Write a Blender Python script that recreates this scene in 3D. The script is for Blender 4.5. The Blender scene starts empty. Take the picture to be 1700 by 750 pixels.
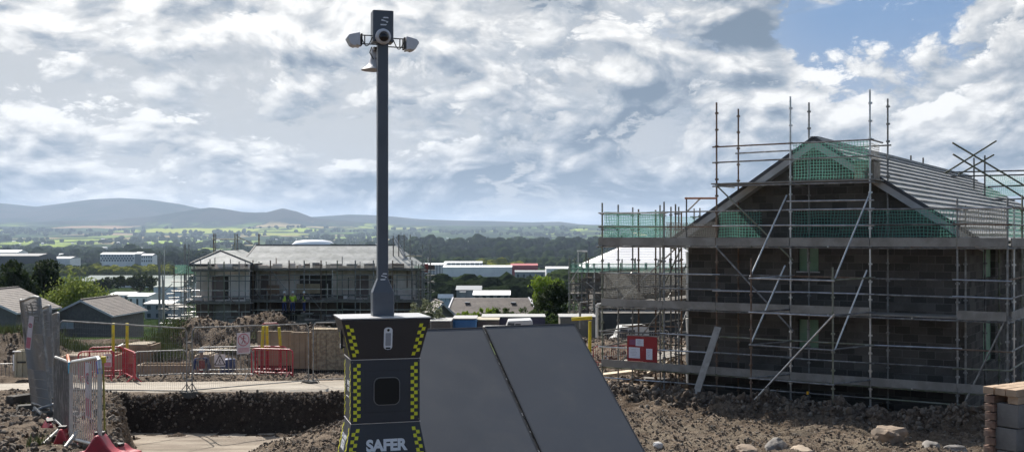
import bpy, bmesh, math, random
from mathutils import Vector, Matrix, Euler, noise
R = math.radians
random.seed(7)
SC = bpy.context.scene
COL = SC.collection
# ---------------------------------------------------------------- camera
EYE = 5.0
F = 1800.0
cam = bpy.data.cameras.new('camera')
cam.sensor_width = 36.0
cam.lens = 36.0 * F / 1700.0
cam.shift_y = 20.0 / 1700.0
cam.clip_start = 0.1
cam.clip_end = 60000
camo = bpy.data.objects.new('camera', cam)
COL.objects.link(camo)
camo.location = (0, 0, EYE)
camo.rotation_euler = (R(90), 0, 0)
SC.camera = camo
SC.view_settings.view_transform = 'Standard'
SC.view_settings.look = 'None'
SC.view_settings.gamma = 1
SC.view_settings.exposure = 0.62
try:
    SC.view_settings.use_curve_mapping = False
except Exception:
    pass
SC.cycles.max_bounces = 4
SC.cycles.use_adaptive_sampling = True
SC.cycles.adaptive_threshold = 0.03
SC.cycles.transparent_max_bounces = 24
SC.cycles.volume_bounces = 0
SC.cycles.use_denoising = True
SC.cycles.caustics_reflective = False
SC.cycles.caustics_refractive = False

SUN_AZ = R(-30)      # measured from +Y towards +X: ahead of the camera, to the left
SUN_EL = R(43)
SUN_DIR = Vector((math.sin(SUN_AZ)*math.cos(SUN_EL), math.cos(SUN_AZ)*math.cos(SUN_EL), math.sin(SUN_EL)))
sl = bpy.data.lights.new('sun', 'SUN')
sl.energy = 5.0
sl.angle = R(0.6)
sl.color = (1.0, 0.945, 0.87)
so = bpy.data.objects.new('sun', sl)
COL.objects.link(so)
so.rotation_euler = SUN_DIR.to_track_quat('Z', 'Y').to_euler()

# ---------------------------------------------------------------- node helpers
class NT:
    def __init__(s, tree):
        s.t = tree
    def n(s, typ, **kw):
        nd = s.t.nodes.new(typ)
        for k, v in kw.items():
            setattr(nd, k, v)
        return nd
    def put(s, sock, v):
        if isinstance(v, bpy.types.NodeSocket):
            s.t.links.new(v, sock)
        elif v is not None:
            sock.default_value = v
    def m(s, op, a, b=None, c=None, clamp=False):
        nd = s.n('ShaderNodeMath', operation=op, use_clamp=clamp)
        s.put(nd.inputs[0], a)
        if b is not None: s.put(nd.inputs[1], b)
        if c is not None: s.put(nd.inputs[2], c)
        return nd.outputs[0]
    def ss(s, x, lo, hi):
        nd = s.n('ShaderNodeMapRange', interpolation_type='SMOOTHSTEP')
        s.put(nd.inputs[0], x); nd.inputs[1].default_value = lo; nd.inputs[2].default_value = hi
        return nd.outputs[0]
    def mix(s, f, a, b, typ='MIX'):
        nd = s.n('ShaderNodeMix', data_type='RGBA', blend_type=typ)
        s.put(nd.inputs[0], f)
        s.put(nd.inputs[6], a if isinstance(a, bpy.types.NodeSocket) else (*a, 1) if len(a) == 3 else a)
        s.put(nd.inputs[7], b if isinstance(b, bpy.types.NodeSocket) else (*b, 1) if len(b) == 3 else b)
        return nd.outputs[2]
    def noise(s, vec, scale, detail=4, rough=.55, lac=2.0, dist=0, out=0):
        nd = s.n('ShaderNodeTexNoise')
        if vec is not None: s.put(nd.inputs['Vector'], vec)
        nd.inputs['Scale'].default_value = scale
        nd.inputs['Detail'].default_value = detail
        nd.inputs['Roughness'].default_value = rough
        nd.inputs['Lacunarity'].default_value = lac
        nd.inputs['Distortion'].default_value = dist
        return nd.outputs[out]
    def comb(s, x, y, z):
        nd = s.n('ShaderNodeCombineXYZ')
        s.put(nd.inputs[0], x); s.put(nd.inputs[1], y); s.put(nd.inputs[2], z)
        return nd.outputs[0]
    def sep(s, v):
        nd = s.n('ShaderNodeSeparateXYZ'); s.put(nd.inputs[0], v)
        return nd.outputs
    def ramp(s, f, stops):
        nd = s.n('ShaderNodeValToRGB')
        s.put(nd.inputs[0], f)
        e = nd.color_ramp.elements
        while len(e) < len(stops): e.new(0.5)
        for i, (p, c) in enumerate(stops):
            e[i].position = p; e[i].color = (*c, 1)
        return nd.outputs[0]

# ---------------------------------------------------------------- world: clear sky with a field of clouds
w = bpy.data.worlds.new('World')
SC.world = w
w.use_nodes = True
w.cycles.sampling_method = 'MANUAL'; w.cycles.sample_map_resolution = 256
t = w.node_tree
t.nodes.clear()
N = NT(t)
sky = N.n('ShaderNodeTexSky', sky_type='NISHITA', sun_disc=False)
sky.sun_elevation = SUN_EL
sky.sun_rotation = SUN_AZ
sky.air_density = 1.0; sky.dust_density = 1.2; sky.ozone_density = 1.0
bg1 = N.n('ShaderNodeBackground'); N.put(bg1.inputs[0], sky.outputs[0]); bg1.inputs[1].default_value = 0.075
tc = N.n('ShaderNodeTexCoord')
dx, dy, dz = N.sep(tc.outputs['Generated'])
az = N.m('ARCTAN2', dx, dy)
hl = N.m('SQRT', N.m('ADD', N.m('MULTIPLY', dx, dx), N.m('MULTIPLY', dy, dy)))
el = N.m('ARCTAN2', dz, hl)
# clouds crowd together towards the horizon
elw = N.m('MULTIPLY', N.m('POWER', N.m('MAXIMUM', N.m('ADD', el, .03), 0.0001), 0.72), 1.0)
def field(du, dv, det):
    p = N.comb(N.m('ADD', N.m('MULTIPLY', az, 2.35), 3.1+du), N.m('ADD', N.m('MULTIPLY', elw, 3.6), 1.7+dv), 0.37)
    nz = N.n('ShaderNodeTexNoise'); N.put(nz.inputs['Vector'], p)
    for k_, v_ in (('Scale', 2.0), ('Detail', det), ('Roughness', .50), ('Lacunarity', 2.1), ('Distortion', .2)): nz.inputs[k_].default_value = v_
    warp = N.n('ShaderNodeVectorMath', operation='MULTIPLY_ADD')
    N.put(warp.inputs[0], nz.outputs['Color']); warp.inputs[1].default_value = (.30, .30, .0); N.put(warp.inputs[2], p)
    v = N.n('ShaderNodeTexVoronoi', feature='SMOOTH_F1', voronoi_dimensions='2D')
    N.put(v.inputs['Vector'], warp.outputs[0])
    for k_, v_ in (('Scale', 4.9), ('Detail', 5 if det > 6 else 2), ('Roughness', .56), ('Lacunarity', 2.3), ('Smoothness', .5)): v.inputs[k_].default_value = v_
    return N.m('ADD', nz.outputs[0], N.m('MULTIPLY', N.m('SUBTRACT', .30, v.outputs['Distance']), .62))
def blob(u, v, ru, rv, amp):
    a = math.atan((u-850)/F); e = math.atan((395-v)/F*math.cos(a))
    x = N.m('DIVIDE', N.m('SUBTRACT', az, a), ru/F)
    y = N.m('DIVIDE', N.m('SUBTRACT', el, e), rv/F)
    r2 = N.m('ADD', N.m('MULTIPLY', x, x), N.m('MULTIPLY', y, y))
    return N.m('MULTIPLY', N.m('EXPONENT', N.m('MULTIPLY', r2, -1.0)), amp)
def add(*xs):
    r = xs[0]
    for x in xs[1:]: r = N.m('ADD', r, x)
    return r
n0 = field(0, 0, 10)
n1 = field(-.022, .055, 3)        # sampled towards the light: gives lit tops and grey undersides
cov = add(blob(250, 20, 520, 60, .20), blob(1530, 80, 105, 55, -.30), blob(1420, 30, 160, 45, -.20), blob(1230, 20, 150, 80, .30), blob(330, 200, 260, 50, .07),
          blob(1250, 130, 230, 60, .10), blob(1680, 130, 90, 90, .26), blob(1480, 240, 330, 75, .22), blob(60, 105, 110, 28, -.2),
          blob(700, 60, 60, 30, -.14), blob(840, 200, 60, 60, -.06), blob(470, 230, 70, 28, -.10), blob(210, 195, 120, 22, -.08), blob(560, 20, 60, 18, -.1),
          blob(1040, 140, 240, 110, .2), blob(640, 290, 300, 40, .02), blob(300, 300, 320, 40, .03), blob(1180, 300, 200, 40, .04))
soft = N.noise(N.comb(az, el, 2.2), 5.0, 3)
d0 = add(n0, cov, .40, N.m('MULTIPLY', N.m('SUBTRACT', 1.0, N.ss(el, .0, .12)), .06))
dens = N.m('MULTIPLY', N.ss(d0, .455, .60), N.ss(d0, .42, .54))
# streaks of high cloud
st = N.noise(N.comb(N.m('MULTIPLY', az, 3.0), N.m('ADD', N.m('MULTIPLY', el, 26), N.m('MULTIPLY', az, -5.0)), .9), 1.6, 5, .55)
stm = N.m('MULTIPLY', N.ss(st, .50, .68), N.ss(el, .09, .24))
lit = N.m('MULTIPLY', N.m('SUBTRACT', n0, n1), 1.8)
thick = N.ss(d0, .52, .86)
dark = add(blob(1235, 38, 85, 50, .68), blob(950, 5, 90, 20, .5), blob(1020, 205, 120, 60, .55), blob(1130, 320, 420, 26, .42), blob(840, 265, 60, 60, .35),
           blob(720, 300, 300, 26, .26), blob(470, 225, 90, 22, .25), blob(380, 205, 120, 14, .2), blob(700, 175, 50, 26, .2), blob(250, 10, 500, 60, -.35),
           blob(180, 170, 260, 40, -.12), blob(1400, 150, 160, 60, -.22), blob(1560, 210, 130, 50, -.15), blob(780, 50, 200, 30, -.15), blob(1100, 110, 150, 30, -.1))
sh = add(.72, N.m('MULTIPLY', N.m('SUBTRACT', soft, .5), -.9), N.m('MULTIPLY', thick, -.10), lit, N.m('MULTIPLY', dark, -1.0))
sh = N.m('MINIMUM', N.m('MAXIMUM', sh, 0.0), 1.0)
nb = field(5.3, 2.2, 7); nb1 = field(5.3-.02, 2.2+.05, 2)
db = N.ss(add(nb, N.m('MULTIPLY', cov, .7), .40, N.m('MULTIPLY', N.m('SUBTRACT', 1.0, N.ss(el, .0, .12)), .08)), .44, .66)
RAMP = [(0.0, (.115, .155, .205)), (.25, (.215, .25, .295)), (.5, (.35, .37, .395)), (.72, (.51, .51, .505)), (1.0, (.71, .70, .68))]
shb = N.m('MINIMUM', N.m('MAXIMUM', add(.60, N.m('MULTIPLY', N.m('SUBTRACT', nb, nb1), 1.3), N.m('MULTIPLY', N.m('SUBTRACT', soft, .5), -1.0), N.m('MULTIPLY', dark, -.5)), 0.0), 1.0)
bcol = N.ramp(shb, RAMP)
ccol = N.ramp(sh, RAMP)
ccol_old = N.ramp(sh, [(0.0, (.235, .30, .385)), (.28, (.40, .455, .525)), (.52, (.575, .60, .63)), (.76, (.76, .76, .755)), (1.0, (.90, .885, .86))])
bg2 = N.n('ShaderNodeBackground'); N.put(bg2.inputs[0], ccol)
# clouds glow most towards the sun side and fade out on the clear side behind the viewer
facing = N.ss(dy, -.25, .45)
N.put(bg2.inputs[1], 1.0)
mask = N.m('MAXIMUM', dens, N.m('MULTIPLY', stm, .75))
base = N.mix(db, N.mix(N.m('MULTIPLY', N.ss(el, .02, .20), N.ss(az, .05, .30)), (.375, .385, .395), (.125, .215, .37)), bcol)
bg3 = N.n('ShaderNodeBackground'); N.put(bg3.inputs[0], base); bg3.inputs[1].default_value = 1.0
thin = N.n('ShaderNodeMixShader'); thin.inputs[0].default_value = .6
# thin veil between the heaps: part sky, part grey vapour
t.links.new(bg1.outputs[0], thin.inputs[1]); t.links.new(bg3.outputs[0], thin.inputs[2])
N.put(thin.inputs[0], N.m('MULTIPLY', facing, .97))
mx = N.n('ShaderNodeMixShader')
N.put(mx.inputs[0], N.m('MULTIPLY', N.m('MULTIPLY', mask, N.ss(el, -.03, .0)), facing))
t.links.new(thin.outputs[0], mx.inputs[1]); t.links.new(bg2.outputs[0], mx.inputs[2])
wo = N.n('ShaderNodeOutputWorld')
t.links.new(mx.outputs[0], wo.inputs[0])

# ---------------------------------------------------------------- object helpers
def tag(o, label=None, cat=None, group=None, kind=None):
    if label: o['label'] = label
    if cat: o['category'] = cat
    if group: o['group'] = group
    if kind: o['kind'] = kind
    return o
def thing(name, label, cat, loc=(0, 0, 0), rz=0.0, group=None):
    o = bpy.data.objects.new(name, None)
    o.empty_display_size = .2
    COL.objects.link(o)
    o.location = loc; o.rotation_euler = (0, 0, rz)
    return tag(o, label, cat, group)
class MB:
    def __init__(s): s.v = []; s.f = []; s.mi = []; s.cm = 0
    def add(s, vs, fs):
        b = len(s.v)
        s.v += [tuple(p) for p in vs]
        s.f += [tuple(b+i for i in f) for f in fs]
        s.mi += [s.cm]*len(fs)
        return s
    def box(s, c, d, rz=0.0, M=None, taper=1.0):
        hx, hy, hz = d[0]/2, d[1]/2, d[2]/2
        vs = []
        for z in (-hz, hz):
            k = taper if z > 0 else 1.0
            for x, y in ((-hx, -hy), (hx, -hy), (hx, hy), (-hx, hy)):
                vs.append(Vector((x*k, y*k, z)))
        if M is None: M = Matrix.Rotation(rz, 3, 'Z')
        c = Vector(c)
        return s.add([c + M @ p for p in vs], [(3, 2, 1, 0), (4, 5, 6, 7), (0, 1, 5, 4), (1, 2, 6, 5), (2, 3, 7, 6), (3, 0, 4, 7)])
    def tube(s, a, b, r, seg=6, r2=None, cap=True):
        a = Vector(a); b = Vector(b); d = b-a
        if d.length < 1e-6: return s
        q = d.to_track_quat('Z', 'Y').to_matrix()
        r2 = r if r2 is None else r2
        vs = []
        for p, rr in ((a, r), (b, r2)):
            for i in range(seg):
                t_ = 2*math.pi*i/seg
                vs.append(p + q @ Vector((math.cos(t_)*rr, math.sin(t_)*rr, 0)))
        fs = [(i, (i+1) % seg, seg+(i+1) % seg, seg+i) for i in range(seg)]
        if cap: fs += [tuple(range(seg-1, -1, -1)), tuple(range(seg, 2*seg))]
        return s.add(vs, fs)
    def path(s, pts, r, seg=6):
        for a, b in zip(pts, pts[1:]): s.tube(a, b, r, seg)
        return s
    def bar(s, a, b, wd, ht, up=(0, 0, 1)):
        a = Vector(a); b = Vector(b); d = b-a; L = d.length
        x = d.normalized(); y = Vector(up).cross(x)
        if y.length < 1e-4: y = Vector((0, 1, 0)).cross(x)
        y.normalize(); z = x.cross(y)
        M = Matrix((x, y, z)).transposed()
        return s.box((a+b)/2, (L, wd, ht), M=M)
    def quad(s, *p): return s.add(p, [tuple(range(len(p)))])
    def prism(s, poly, ext):
        ext = Vector(ext); n = len(poly)
        vs = [Vector(p) for p in poly] + [Vector(p)+ext for p in poly]
        fs = [tuple(range(n-1, -1, -1)), tuple(range(n, 2*n))] + [(i, (i+1) % n, n+(i+1) % n, n+i) for i in range(n)]
        return s.add(vs, fs)
    def lathe(s, prof, c=(0, 0, 0), seg=20, M=None):
        c = Vector(c); M = M or Matrix.Identity(3)
        vs = []
        for r, z in prof:
            for i in range(seg):
                t_ = 2*math.pi*i/seg
                vs.append(c + M @ Vector((r*math.cos(t_), r*math.sin(t_), z)))
        fs = []
        for k in range(len(prof)-1):
            for i in range(seg):
                fs.append((k*seg+i, k*seg+(i+1) % seg, (k+1)*seg+(i+1) % seg, (k+1)*seg+i))
        return s.add(vs, fs)
    def loft(s, rings, cap=True):
        n = len(rings[0]); vs = [p for r in rings for p in r]; fs = []
        for k in range(len(rings)-1):
            fs += [(k*n+i, k*n+(i+1) % n, (k+1)*n+(i+1) % n, (k+1)*n+i) for i in range(n)]
        if cap: fs += [tuple(range(n-1, -1, -1)), tuple(range((len(rings)-1)*n, len(rings)*n))]
        return s.add(vs, fs)
    def build(s, name, mat, parent=None, smooth=False, bevel=0, label=None, kind=None):
        me = bpy.data.meshes.new(name)
        me.from_pydata(s.v, [], s.f)
        for mm in (mat if isinstance(mat, (list, tuple)) else [mat]):
            me.materials.append(mm)
        if any(s.mi): me.polygons.foreach_set('material_index', s.mi)
        if smooth: me.polygons.foreach_set('use_smooth', [True]*len(s.f))
        me.update()
        o = bpy.data.objects.new(name, me)
        COL.objects.link(o)
        if parent is not None: o.parent = parent
        if bevel:
            b = o.modifiers.new('bevel', 'BEVEL'); b.width = bevel; b.segments = 2; b.limit_method = 'ANGLE'
        if label: o['label'] = label
        if kind: o['kind'] = kind
        return o
def kids(o): return [c for c in o.children]
def copy_tree(o, parent=None):
    c = o.copy(); COL.objects.link(c)
    if parent is not None: c.parent = parent
    for ch in list(o.children): copy_tree(ch, c)
    return c
def at(u, v, d): return Vector(((u-850)/F*d, d, EYE-(v-395)/F*d))
def lerp(a, b, t_): return a+(b-a)*t_
def interp(x, xs, ys):
    if x <= xs[0]: return ys[0]
    for i in range(1, len(xs)):
        if x <= xs[i]: return lerp(ys[i-1], ys[i], (x-xs[i-1])/(xs[i]-xs[i-1]))
    return ys[-1]
def sstep(a, b, x):
    t_ = min(1, max(0, (x-a)/(b-a))); return t_*t_*(3-2*t_)
def fbm(x, y, s, o=4, z=0.0):
    return noise.fractal(Vector((x*s, y*s, z)), .9, 2.1, o)

# ---------------------------------------------------------------- materials
MATS = {}
def mat(name, col, rough=.7, metal=0.0, spec=.5, var=.0, vscale=3.0, col2=None, bump=0.0, bscale=30.0, detail=4, contrast=(.35, .65), coords='Object'):
    if name in MATS: return MATS[name]
    m_ = bpy.data.materials.new(name); m_.use_nodes = True
    n_ = NT(m_.node_tree); p = m_.node_tree.nodes['Principled BSDF']
    p.inputs['Roughness'].default_value = rough
    p.inputs['Metallic'].default_value = metal
    p.inputs['Specular IOR Level'].default_value = spec
    p.inputs['Base Color'].default_value = (*col, 1)
    if col2 or bump:
        c_ = n_.n('ShaderNodeTexCoord').outputs[coords]
    if col2:
        f_ = n_.ss(n_.noise(c_, vscale, detail, .6), *contrast)
        n_.put(p.inputs['Base Color'], n_.mix(f_, col, col2))
    if bump:
        b_ = n_.n('ShaderNodeBump'); b_.inputs['Strength'].default_value = bump; b_.inputs['Distance'].default_value = .02
        n_.put(b_.inputs['Height'], n_.noise(c_, bscale, 5, .6)); n_.put(p.inputs['Normal'], b_.outputs[0])
    MATS[name] = m_
    return m_
def nt_of(m_): return NT(m_.node_tree), m_.node_tree.nodes['Principled BSDF']

galv = mat('galvanised_steel', (.20, .20, .20), .5, .55, col2=(.36, .36, .35), vscale=6, contrast=(.4, .7))
galv_dark = mat('weathered_scaffold_steel', (.10, .095, .09), .55, .5, col2=(.26, .25, .24), vscale=4, contrast=(.35, .7))
galv_bright = mat('bright_galvanised_steel', (.42, .42, .42), .35, .8, col2=(.6, .6, .6), vscale=5)
red_paint = mat('red_paint', (.33, .022, .035), .5, col2=(.25, .018, .028), vscale=5)
red_plastic = mat('red_plastic', (.42, .025, .045), .45, col2=(.30, .03, .045), vscale=8, bump=.1)
yellow_paint = mat('yellow_paint', (.68, .55, .02), .5, col2=(.55, .42, .03), vscale=4)
timber = mat('sawn_timber', (.42, .33, .22), .8, col2=(.30, .22, .14), vscale=5, bump=.2)
timber_pale = mat('pale_timber', (.62, .54, .42), .8, col2=(.5, .4, .28), vscale=4)
plank_grey = mat('weathered_plank', (.22, .20, .18), .85, col2=(.14, .125, .11), vscale=3, bump=.2)
concrete = mat('concrete', (.33, .32, .30), .9, col2=(.2, .19, .175), vscale=4, bump=.3)
black = mat('black_rubber', (.02, .02, .022), .6)
# ---------------------------------------------------------------- the lie of the land
FX = [33, 36, 46, 60, 75, 100, 110, 140, 200, 500, 1000, 1500, 2500, 5000, 7000, 8500, 10500, 12500, 14000, 16000, 22000]
FZ = [.36, .28, 0, -.6, -2.2, -4.1, -5.6, -8, -13, -26, -35, -42, -53, -50, -24, 5, 62, 138, 160, 180, 200]
HU = [-900, -400, 0, 60, 100, 150, 200, 250, 300, 350, 400, 440, 468, 492, 520, 580, 620, 650, 700, 760, 820, 880, 930, 960, 1000, 1100, 1300, 1700, 2400]
HV = [352, 345, 337, 343, 338, 331, 328.5, 331.5, 339, 350, 354, 352, 357, 360, 360, 356, 357, 359, 364, 366, 367, 369, 368, 372, 374, 377, 380, 376, 370]
HV2 = [380, 375, 370, 368, 366, 366, 364, 360, 352, 346.5, 353, 353, 346, 351, 362, 368, 370, 372, 376, 378, 380, 381, 382, 383, 384, 384, 386, 384, 380]
def far_z(X, Y):
    r = math.hypot(X, Y) if Y < 60 else Y
    z = interp(r, FX, FZ)
    if r > 150: z += fbm(X, Y, 1/900, 4) * min(14, r/500.0) * sstep(150, 1500, r) * (1 if r < 9000 else 1.6)
    if 2000 < Y < 5500: z += 34*math.exp(-((Y-3700)/700)**2)*sstep(560, 720, 850+F*X/Y)
    if Y > 9000:
        u = 850+F*X/Y
        a = Y*(395-interp(u, HU, HV))/F + EYE
        b = Y*(395-interp(u, HU, HV2))/F + EYE
        nz = fbm(X, Y, 1/1500, 5, 3.1)
        z1 = b*math.exp(-((Y-13500)/(900 if Y < 13500 else 1500))**2) * (1+.08*nz)
        z2 = a*sstep(13200, 16500, Y)*(1 if Y < 16500 else 1-sstep(16500, 21500, Y)*.6)*(1+.05*nz*(1-math.exp(-((Y-16500)/1500)**2)))
        z = max(z, z1, z2)
    return z
def site_z(X, Y):
    u = 850+F*X/max(Y, 6)
    left = interp(Y, [0, 12, 18, 33], [2.9, 2.6, 2.05, .36])
    pit = -.72
    right = interp(Y, [0, 13, 22, 26, 60], [2.5, 2.4, .1, 0, 0])
    edge = 188 + 16*fbm(Y, 0, .5, 3) - 10*sstep(28, 31, Y)
    n_ = fbm(X, Y, .35, 3)
    m = 2.5 - .42*max(0, -2.2-X) - .5*max(0, Y-15.6) + .10*n_
    mid = max(pit, m)
    a = sstep(edge, edge+42+10*n_, u)
    z = lerp(left, mid, a)
    z = lerp(z, right, sstep(-.2, 2.2, X) if Y < 34 else sstep(-2, 3, X))
    wall = 31.55 + .25*fbm(X, 3, .7, 4)
    back = sstep(wall-.1, wall+.75, Y)
    far = lerp(far_z(X, max(Y, 33)), 0, sstep(-2, 3, X)) if Y < 60 else far_z(X, Y)
    if Y >= 33: 
        s_ = sstep(46, 62, Y)
        far = lerp(far, far_z(X, Y), s_)
    rr = interp(Y, [0, 13, 22, 26, 60], [2.5, 2.4, .1, 0, 0])
    base = lerp(z, far, back)
    if Y < 32.5 and u > 900: base = lerp(base, rr, sstep(-.2, 2.2, X))
    if Y < 32.5 and u < edge: base = left
    # local features
    base += 1.0*math.exp(-((X-5.35)**2+(Y-8.6)**2)/.75)            # heap by the brick pile
    if 36.5 < Y < 60 and X < 1:
        uu = u
        dip = sstep(38.6, 40, Y)*(1-sstep(41, 44, Y))
        base -= .75*dip*(1-sstep(-7, -2, X))
        mound = math.exp(-((Y-46.5)/2.2)**2)
        base += mound*(1.35*sstep(235, 330, uu)*(1-sstep(470, 640, uu)) + .95*(1-sstep(60, 130, uu)) + .25)*(1+.35*fbm(X, Y, .6, 4))
    if Y > 17:
        # rubble bank in front of the scaffold
        s = (X-2.92)*.839-(Y-35)*.545; q = (X-2.92)*.545+(Y-35)*.839
        if -3 < q < 1 and s > -1: base += (.30+.25*fbm(X, Y, .8, 3))*math.exp(-((q+1.0)/.65)**2)
    return base
def rough_amp(X, Y):
    if 32.4 < Y < 36.2 and X < 3: return .02
    u = 850+F*X/max(Y, 6)
    if Y < 31 and 230 < u < 560 and site_z(X, Y) < -.6: return .03
    return .105
def ground_z(X, Y):
    if Y > 60: return far_z(X, Y)
    a = rough_amp(X, Y)
    lump = fbm(X, Y, 2.2, 4)
    if Y > 20 and X > 1:
        q = (X-2.92)*.545+(Y-35)*.839
        k = math.exp(-((q+1.3)/1.1)**2); lump += k*1.6*abs(fbm(X, Y, 3.4, 3, 2.0)); a *= 1+.5*k
    if 23 < Y < 33 and X > 1: lump += .9*fbm(X, Y, 1.1, 3, 7.0)+.8*max(0, fbm(X, Y, 4.2, 3, 8.0)-.1)
    return site_z(X, Y) + a*lump + a*.5*max(0, fbm(X, Y, 6.5, 2, 5.0)) + .05*fbm(X, Y, .4, 2)

def ground_mat():
    m_ = bpy.data.materials.new('churned_soil'); m_.use_nodes = True
    n, p = nt_of(m_)
    c = n.n('ShaderNodeTexCoord').outputs['Object']
    a = n.noise(c, .55, 5, .6); b = n.noise(c, 7, 6, .7); g = n.noise(c, 26, 5, .75)
    col = n.mix(n.ss(a, .38, .62), (.12, .088, .062), (.25, .195, .145))
    col = n.mix(n.ss(b, .42, .66), col, (.065, .046, .034))
    col = n.mix(n.m('MULTIPLY', n.ss(g, .56, .70), .75), col, (.36, .31, .25))
    x, y, z = n.sep(c)
    # trodden strips of paler subsoil on the right hand side
    band = n.m('MULTIPLY', n.ss(x, .5, 3.0), n.m('SUBTRACT', n.ss(y, 22.0, 25.5), n.ss(n.m('ADD', y, n.m('MULTIPLY', x, .55)), 31.5, 34.0)))
    col = n.mix(n.m('MULTIPLY', band, n.ss(n.noise(c, 1.3, 4), .40, .60)), col, (.215, .175, .13))
    v = n.n('ShaderNodeTexVoronoi'); n.put(v.inputs['Vector'], c); v.inputs['Scale'].default_value = 11
    st = n.m('MULTIPLY', n.m('LESS_THAN', v.outputs['Distance'], .30), n.ss(n.noise(c, 2.0, 3), .45, .62))
    col = n.mix(n.m('MULTIPLY', st, .7), col, n.mix(n.ss(g, .3, .7), (.14, .12, .10), (.42, .37, .31)))
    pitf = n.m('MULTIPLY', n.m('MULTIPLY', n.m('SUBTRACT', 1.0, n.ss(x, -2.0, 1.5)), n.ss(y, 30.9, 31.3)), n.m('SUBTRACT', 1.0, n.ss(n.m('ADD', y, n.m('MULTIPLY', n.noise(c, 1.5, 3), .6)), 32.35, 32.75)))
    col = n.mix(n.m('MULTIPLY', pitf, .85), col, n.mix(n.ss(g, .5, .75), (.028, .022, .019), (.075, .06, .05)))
    n.put(p.inputs['Base Color'], col)
    p.inputs['Roughness'].default_value = .95; p.inputs['Specular IOR Level'].default_value = .15
    bm_ = n.n('ShaderNodeBump'); bm_.inputs['Strength'].default_value = 1.0; bm_.inputs['Distance'].default_value = .10
    n.put(bm_.inputs['Height'], n.m('ADD', n.noise(c, 16, 8, .72), n.m('MULTIPLY', st, .25)))
    n.put(p.inputs['Normal'], bm_.outputs[0])
    return m_
SOIL = ground_mat()
def grid_mesh(name, xs, ys, zf, mat_, kind='structure'):
    vs = [(x, y, zf(x, y)) for y in ys for x in xs]
    nx = len(xs)
    fs = [(j*nx+i, j*nx+i+1, (j+1)*nx+i+1, (j+1)*nx+i) for j in range(len(ys)-1) for i in range(nx-1)]
    m = MB(); m.v = vs; m.f = fs; m.mi = [0]*len(fs)
    o = m.build(name, mat_, smooth=True); tag(o, kind=kind)
    return o
def frange(a, b, st):
    r = []; x = a
    while x < b-1e-6: r.append(x); x += st
    r.append(b); return r
ys = frange(-20, 6, 2.0)+frange(6.4, 22, .3)[0:]+frange(22.1, 37, .1)+frange(37.3, 50, .22)+frange(50.5, 62, .5)
xs = frange(-40, -19.5, .8)+frange(-19, 17, .115)+frange(17.6, 40, .6)
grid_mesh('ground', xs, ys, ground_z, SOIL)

# haul road and pit floor: compacted pale material laid 3 cm over the soil
def sand_mat(name, c1, c2):
    m_ = bpy.data.materials.new(name); m_.use_nodes = True
    n, p = nt_of(m_)
    c = n.n('ShaderNodeTexCoord').outputs['Object']
    mp = n.n('ShaderNodeMapping'); n.put(mp.inputs[0], c); mp.inputs['Scale'].default_value = (.25, 1.6, 1)
    col = n.mix(n.ss(n.noise(mp.outputs[0], 1.3, 6, .65), .38, .62), c1, c2)
    col = n.mix(n.m('MULTIPLY', n.ss(n.noise(c, 9, 5, .7), .55, .7), .6), col, (.12, .10, .085))
    n.put(p.inputs['Base Color'], col); p.inputs['Roughness'].default_value = .95; p.inputs['Specular IOR Level'].default_value = .15
    b_ = n.n('ShaderNodeBump'); b_.inputs['Strength'].default_value = .5; b_.inputs['Distance'].default_value = .03
    n.put(b_.inputs['Height'], n.noise(mp.outputs[0], 8, 5, .6)); n.put(p.inputs['Normal'], b_.outputs[0])
    return m_
ROAD = sand_mat('compacted_road', (.44, .40, .34), (.33, .29, .24))
PITF = sand_mat('pit_subsoil', (.36, .31, .25), (.24, .20, .16))
grid_mesh('road', frange(-24, 2.5, .25), frange(32.75, 35.9, .09), lambda x, y: site_z(x, y)+.05+.012*fbm(x, y, 1.5)+.02*(0 if 33.0 < y+.15*fbm(x, 0, .8) < 35.6 else -4), ROAD)
def pitz(x, y):
    u = 850+F*x/y
    s = site_z(x, y)
    return -.67+.02*fbm(x, y, 1.2)-(0.3 if s > -.60 else 0)
grid_mesh('pit_floor', frange(-13, -2, .15), frange(18, 31.6, .15), pitz, PITF)

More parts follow.
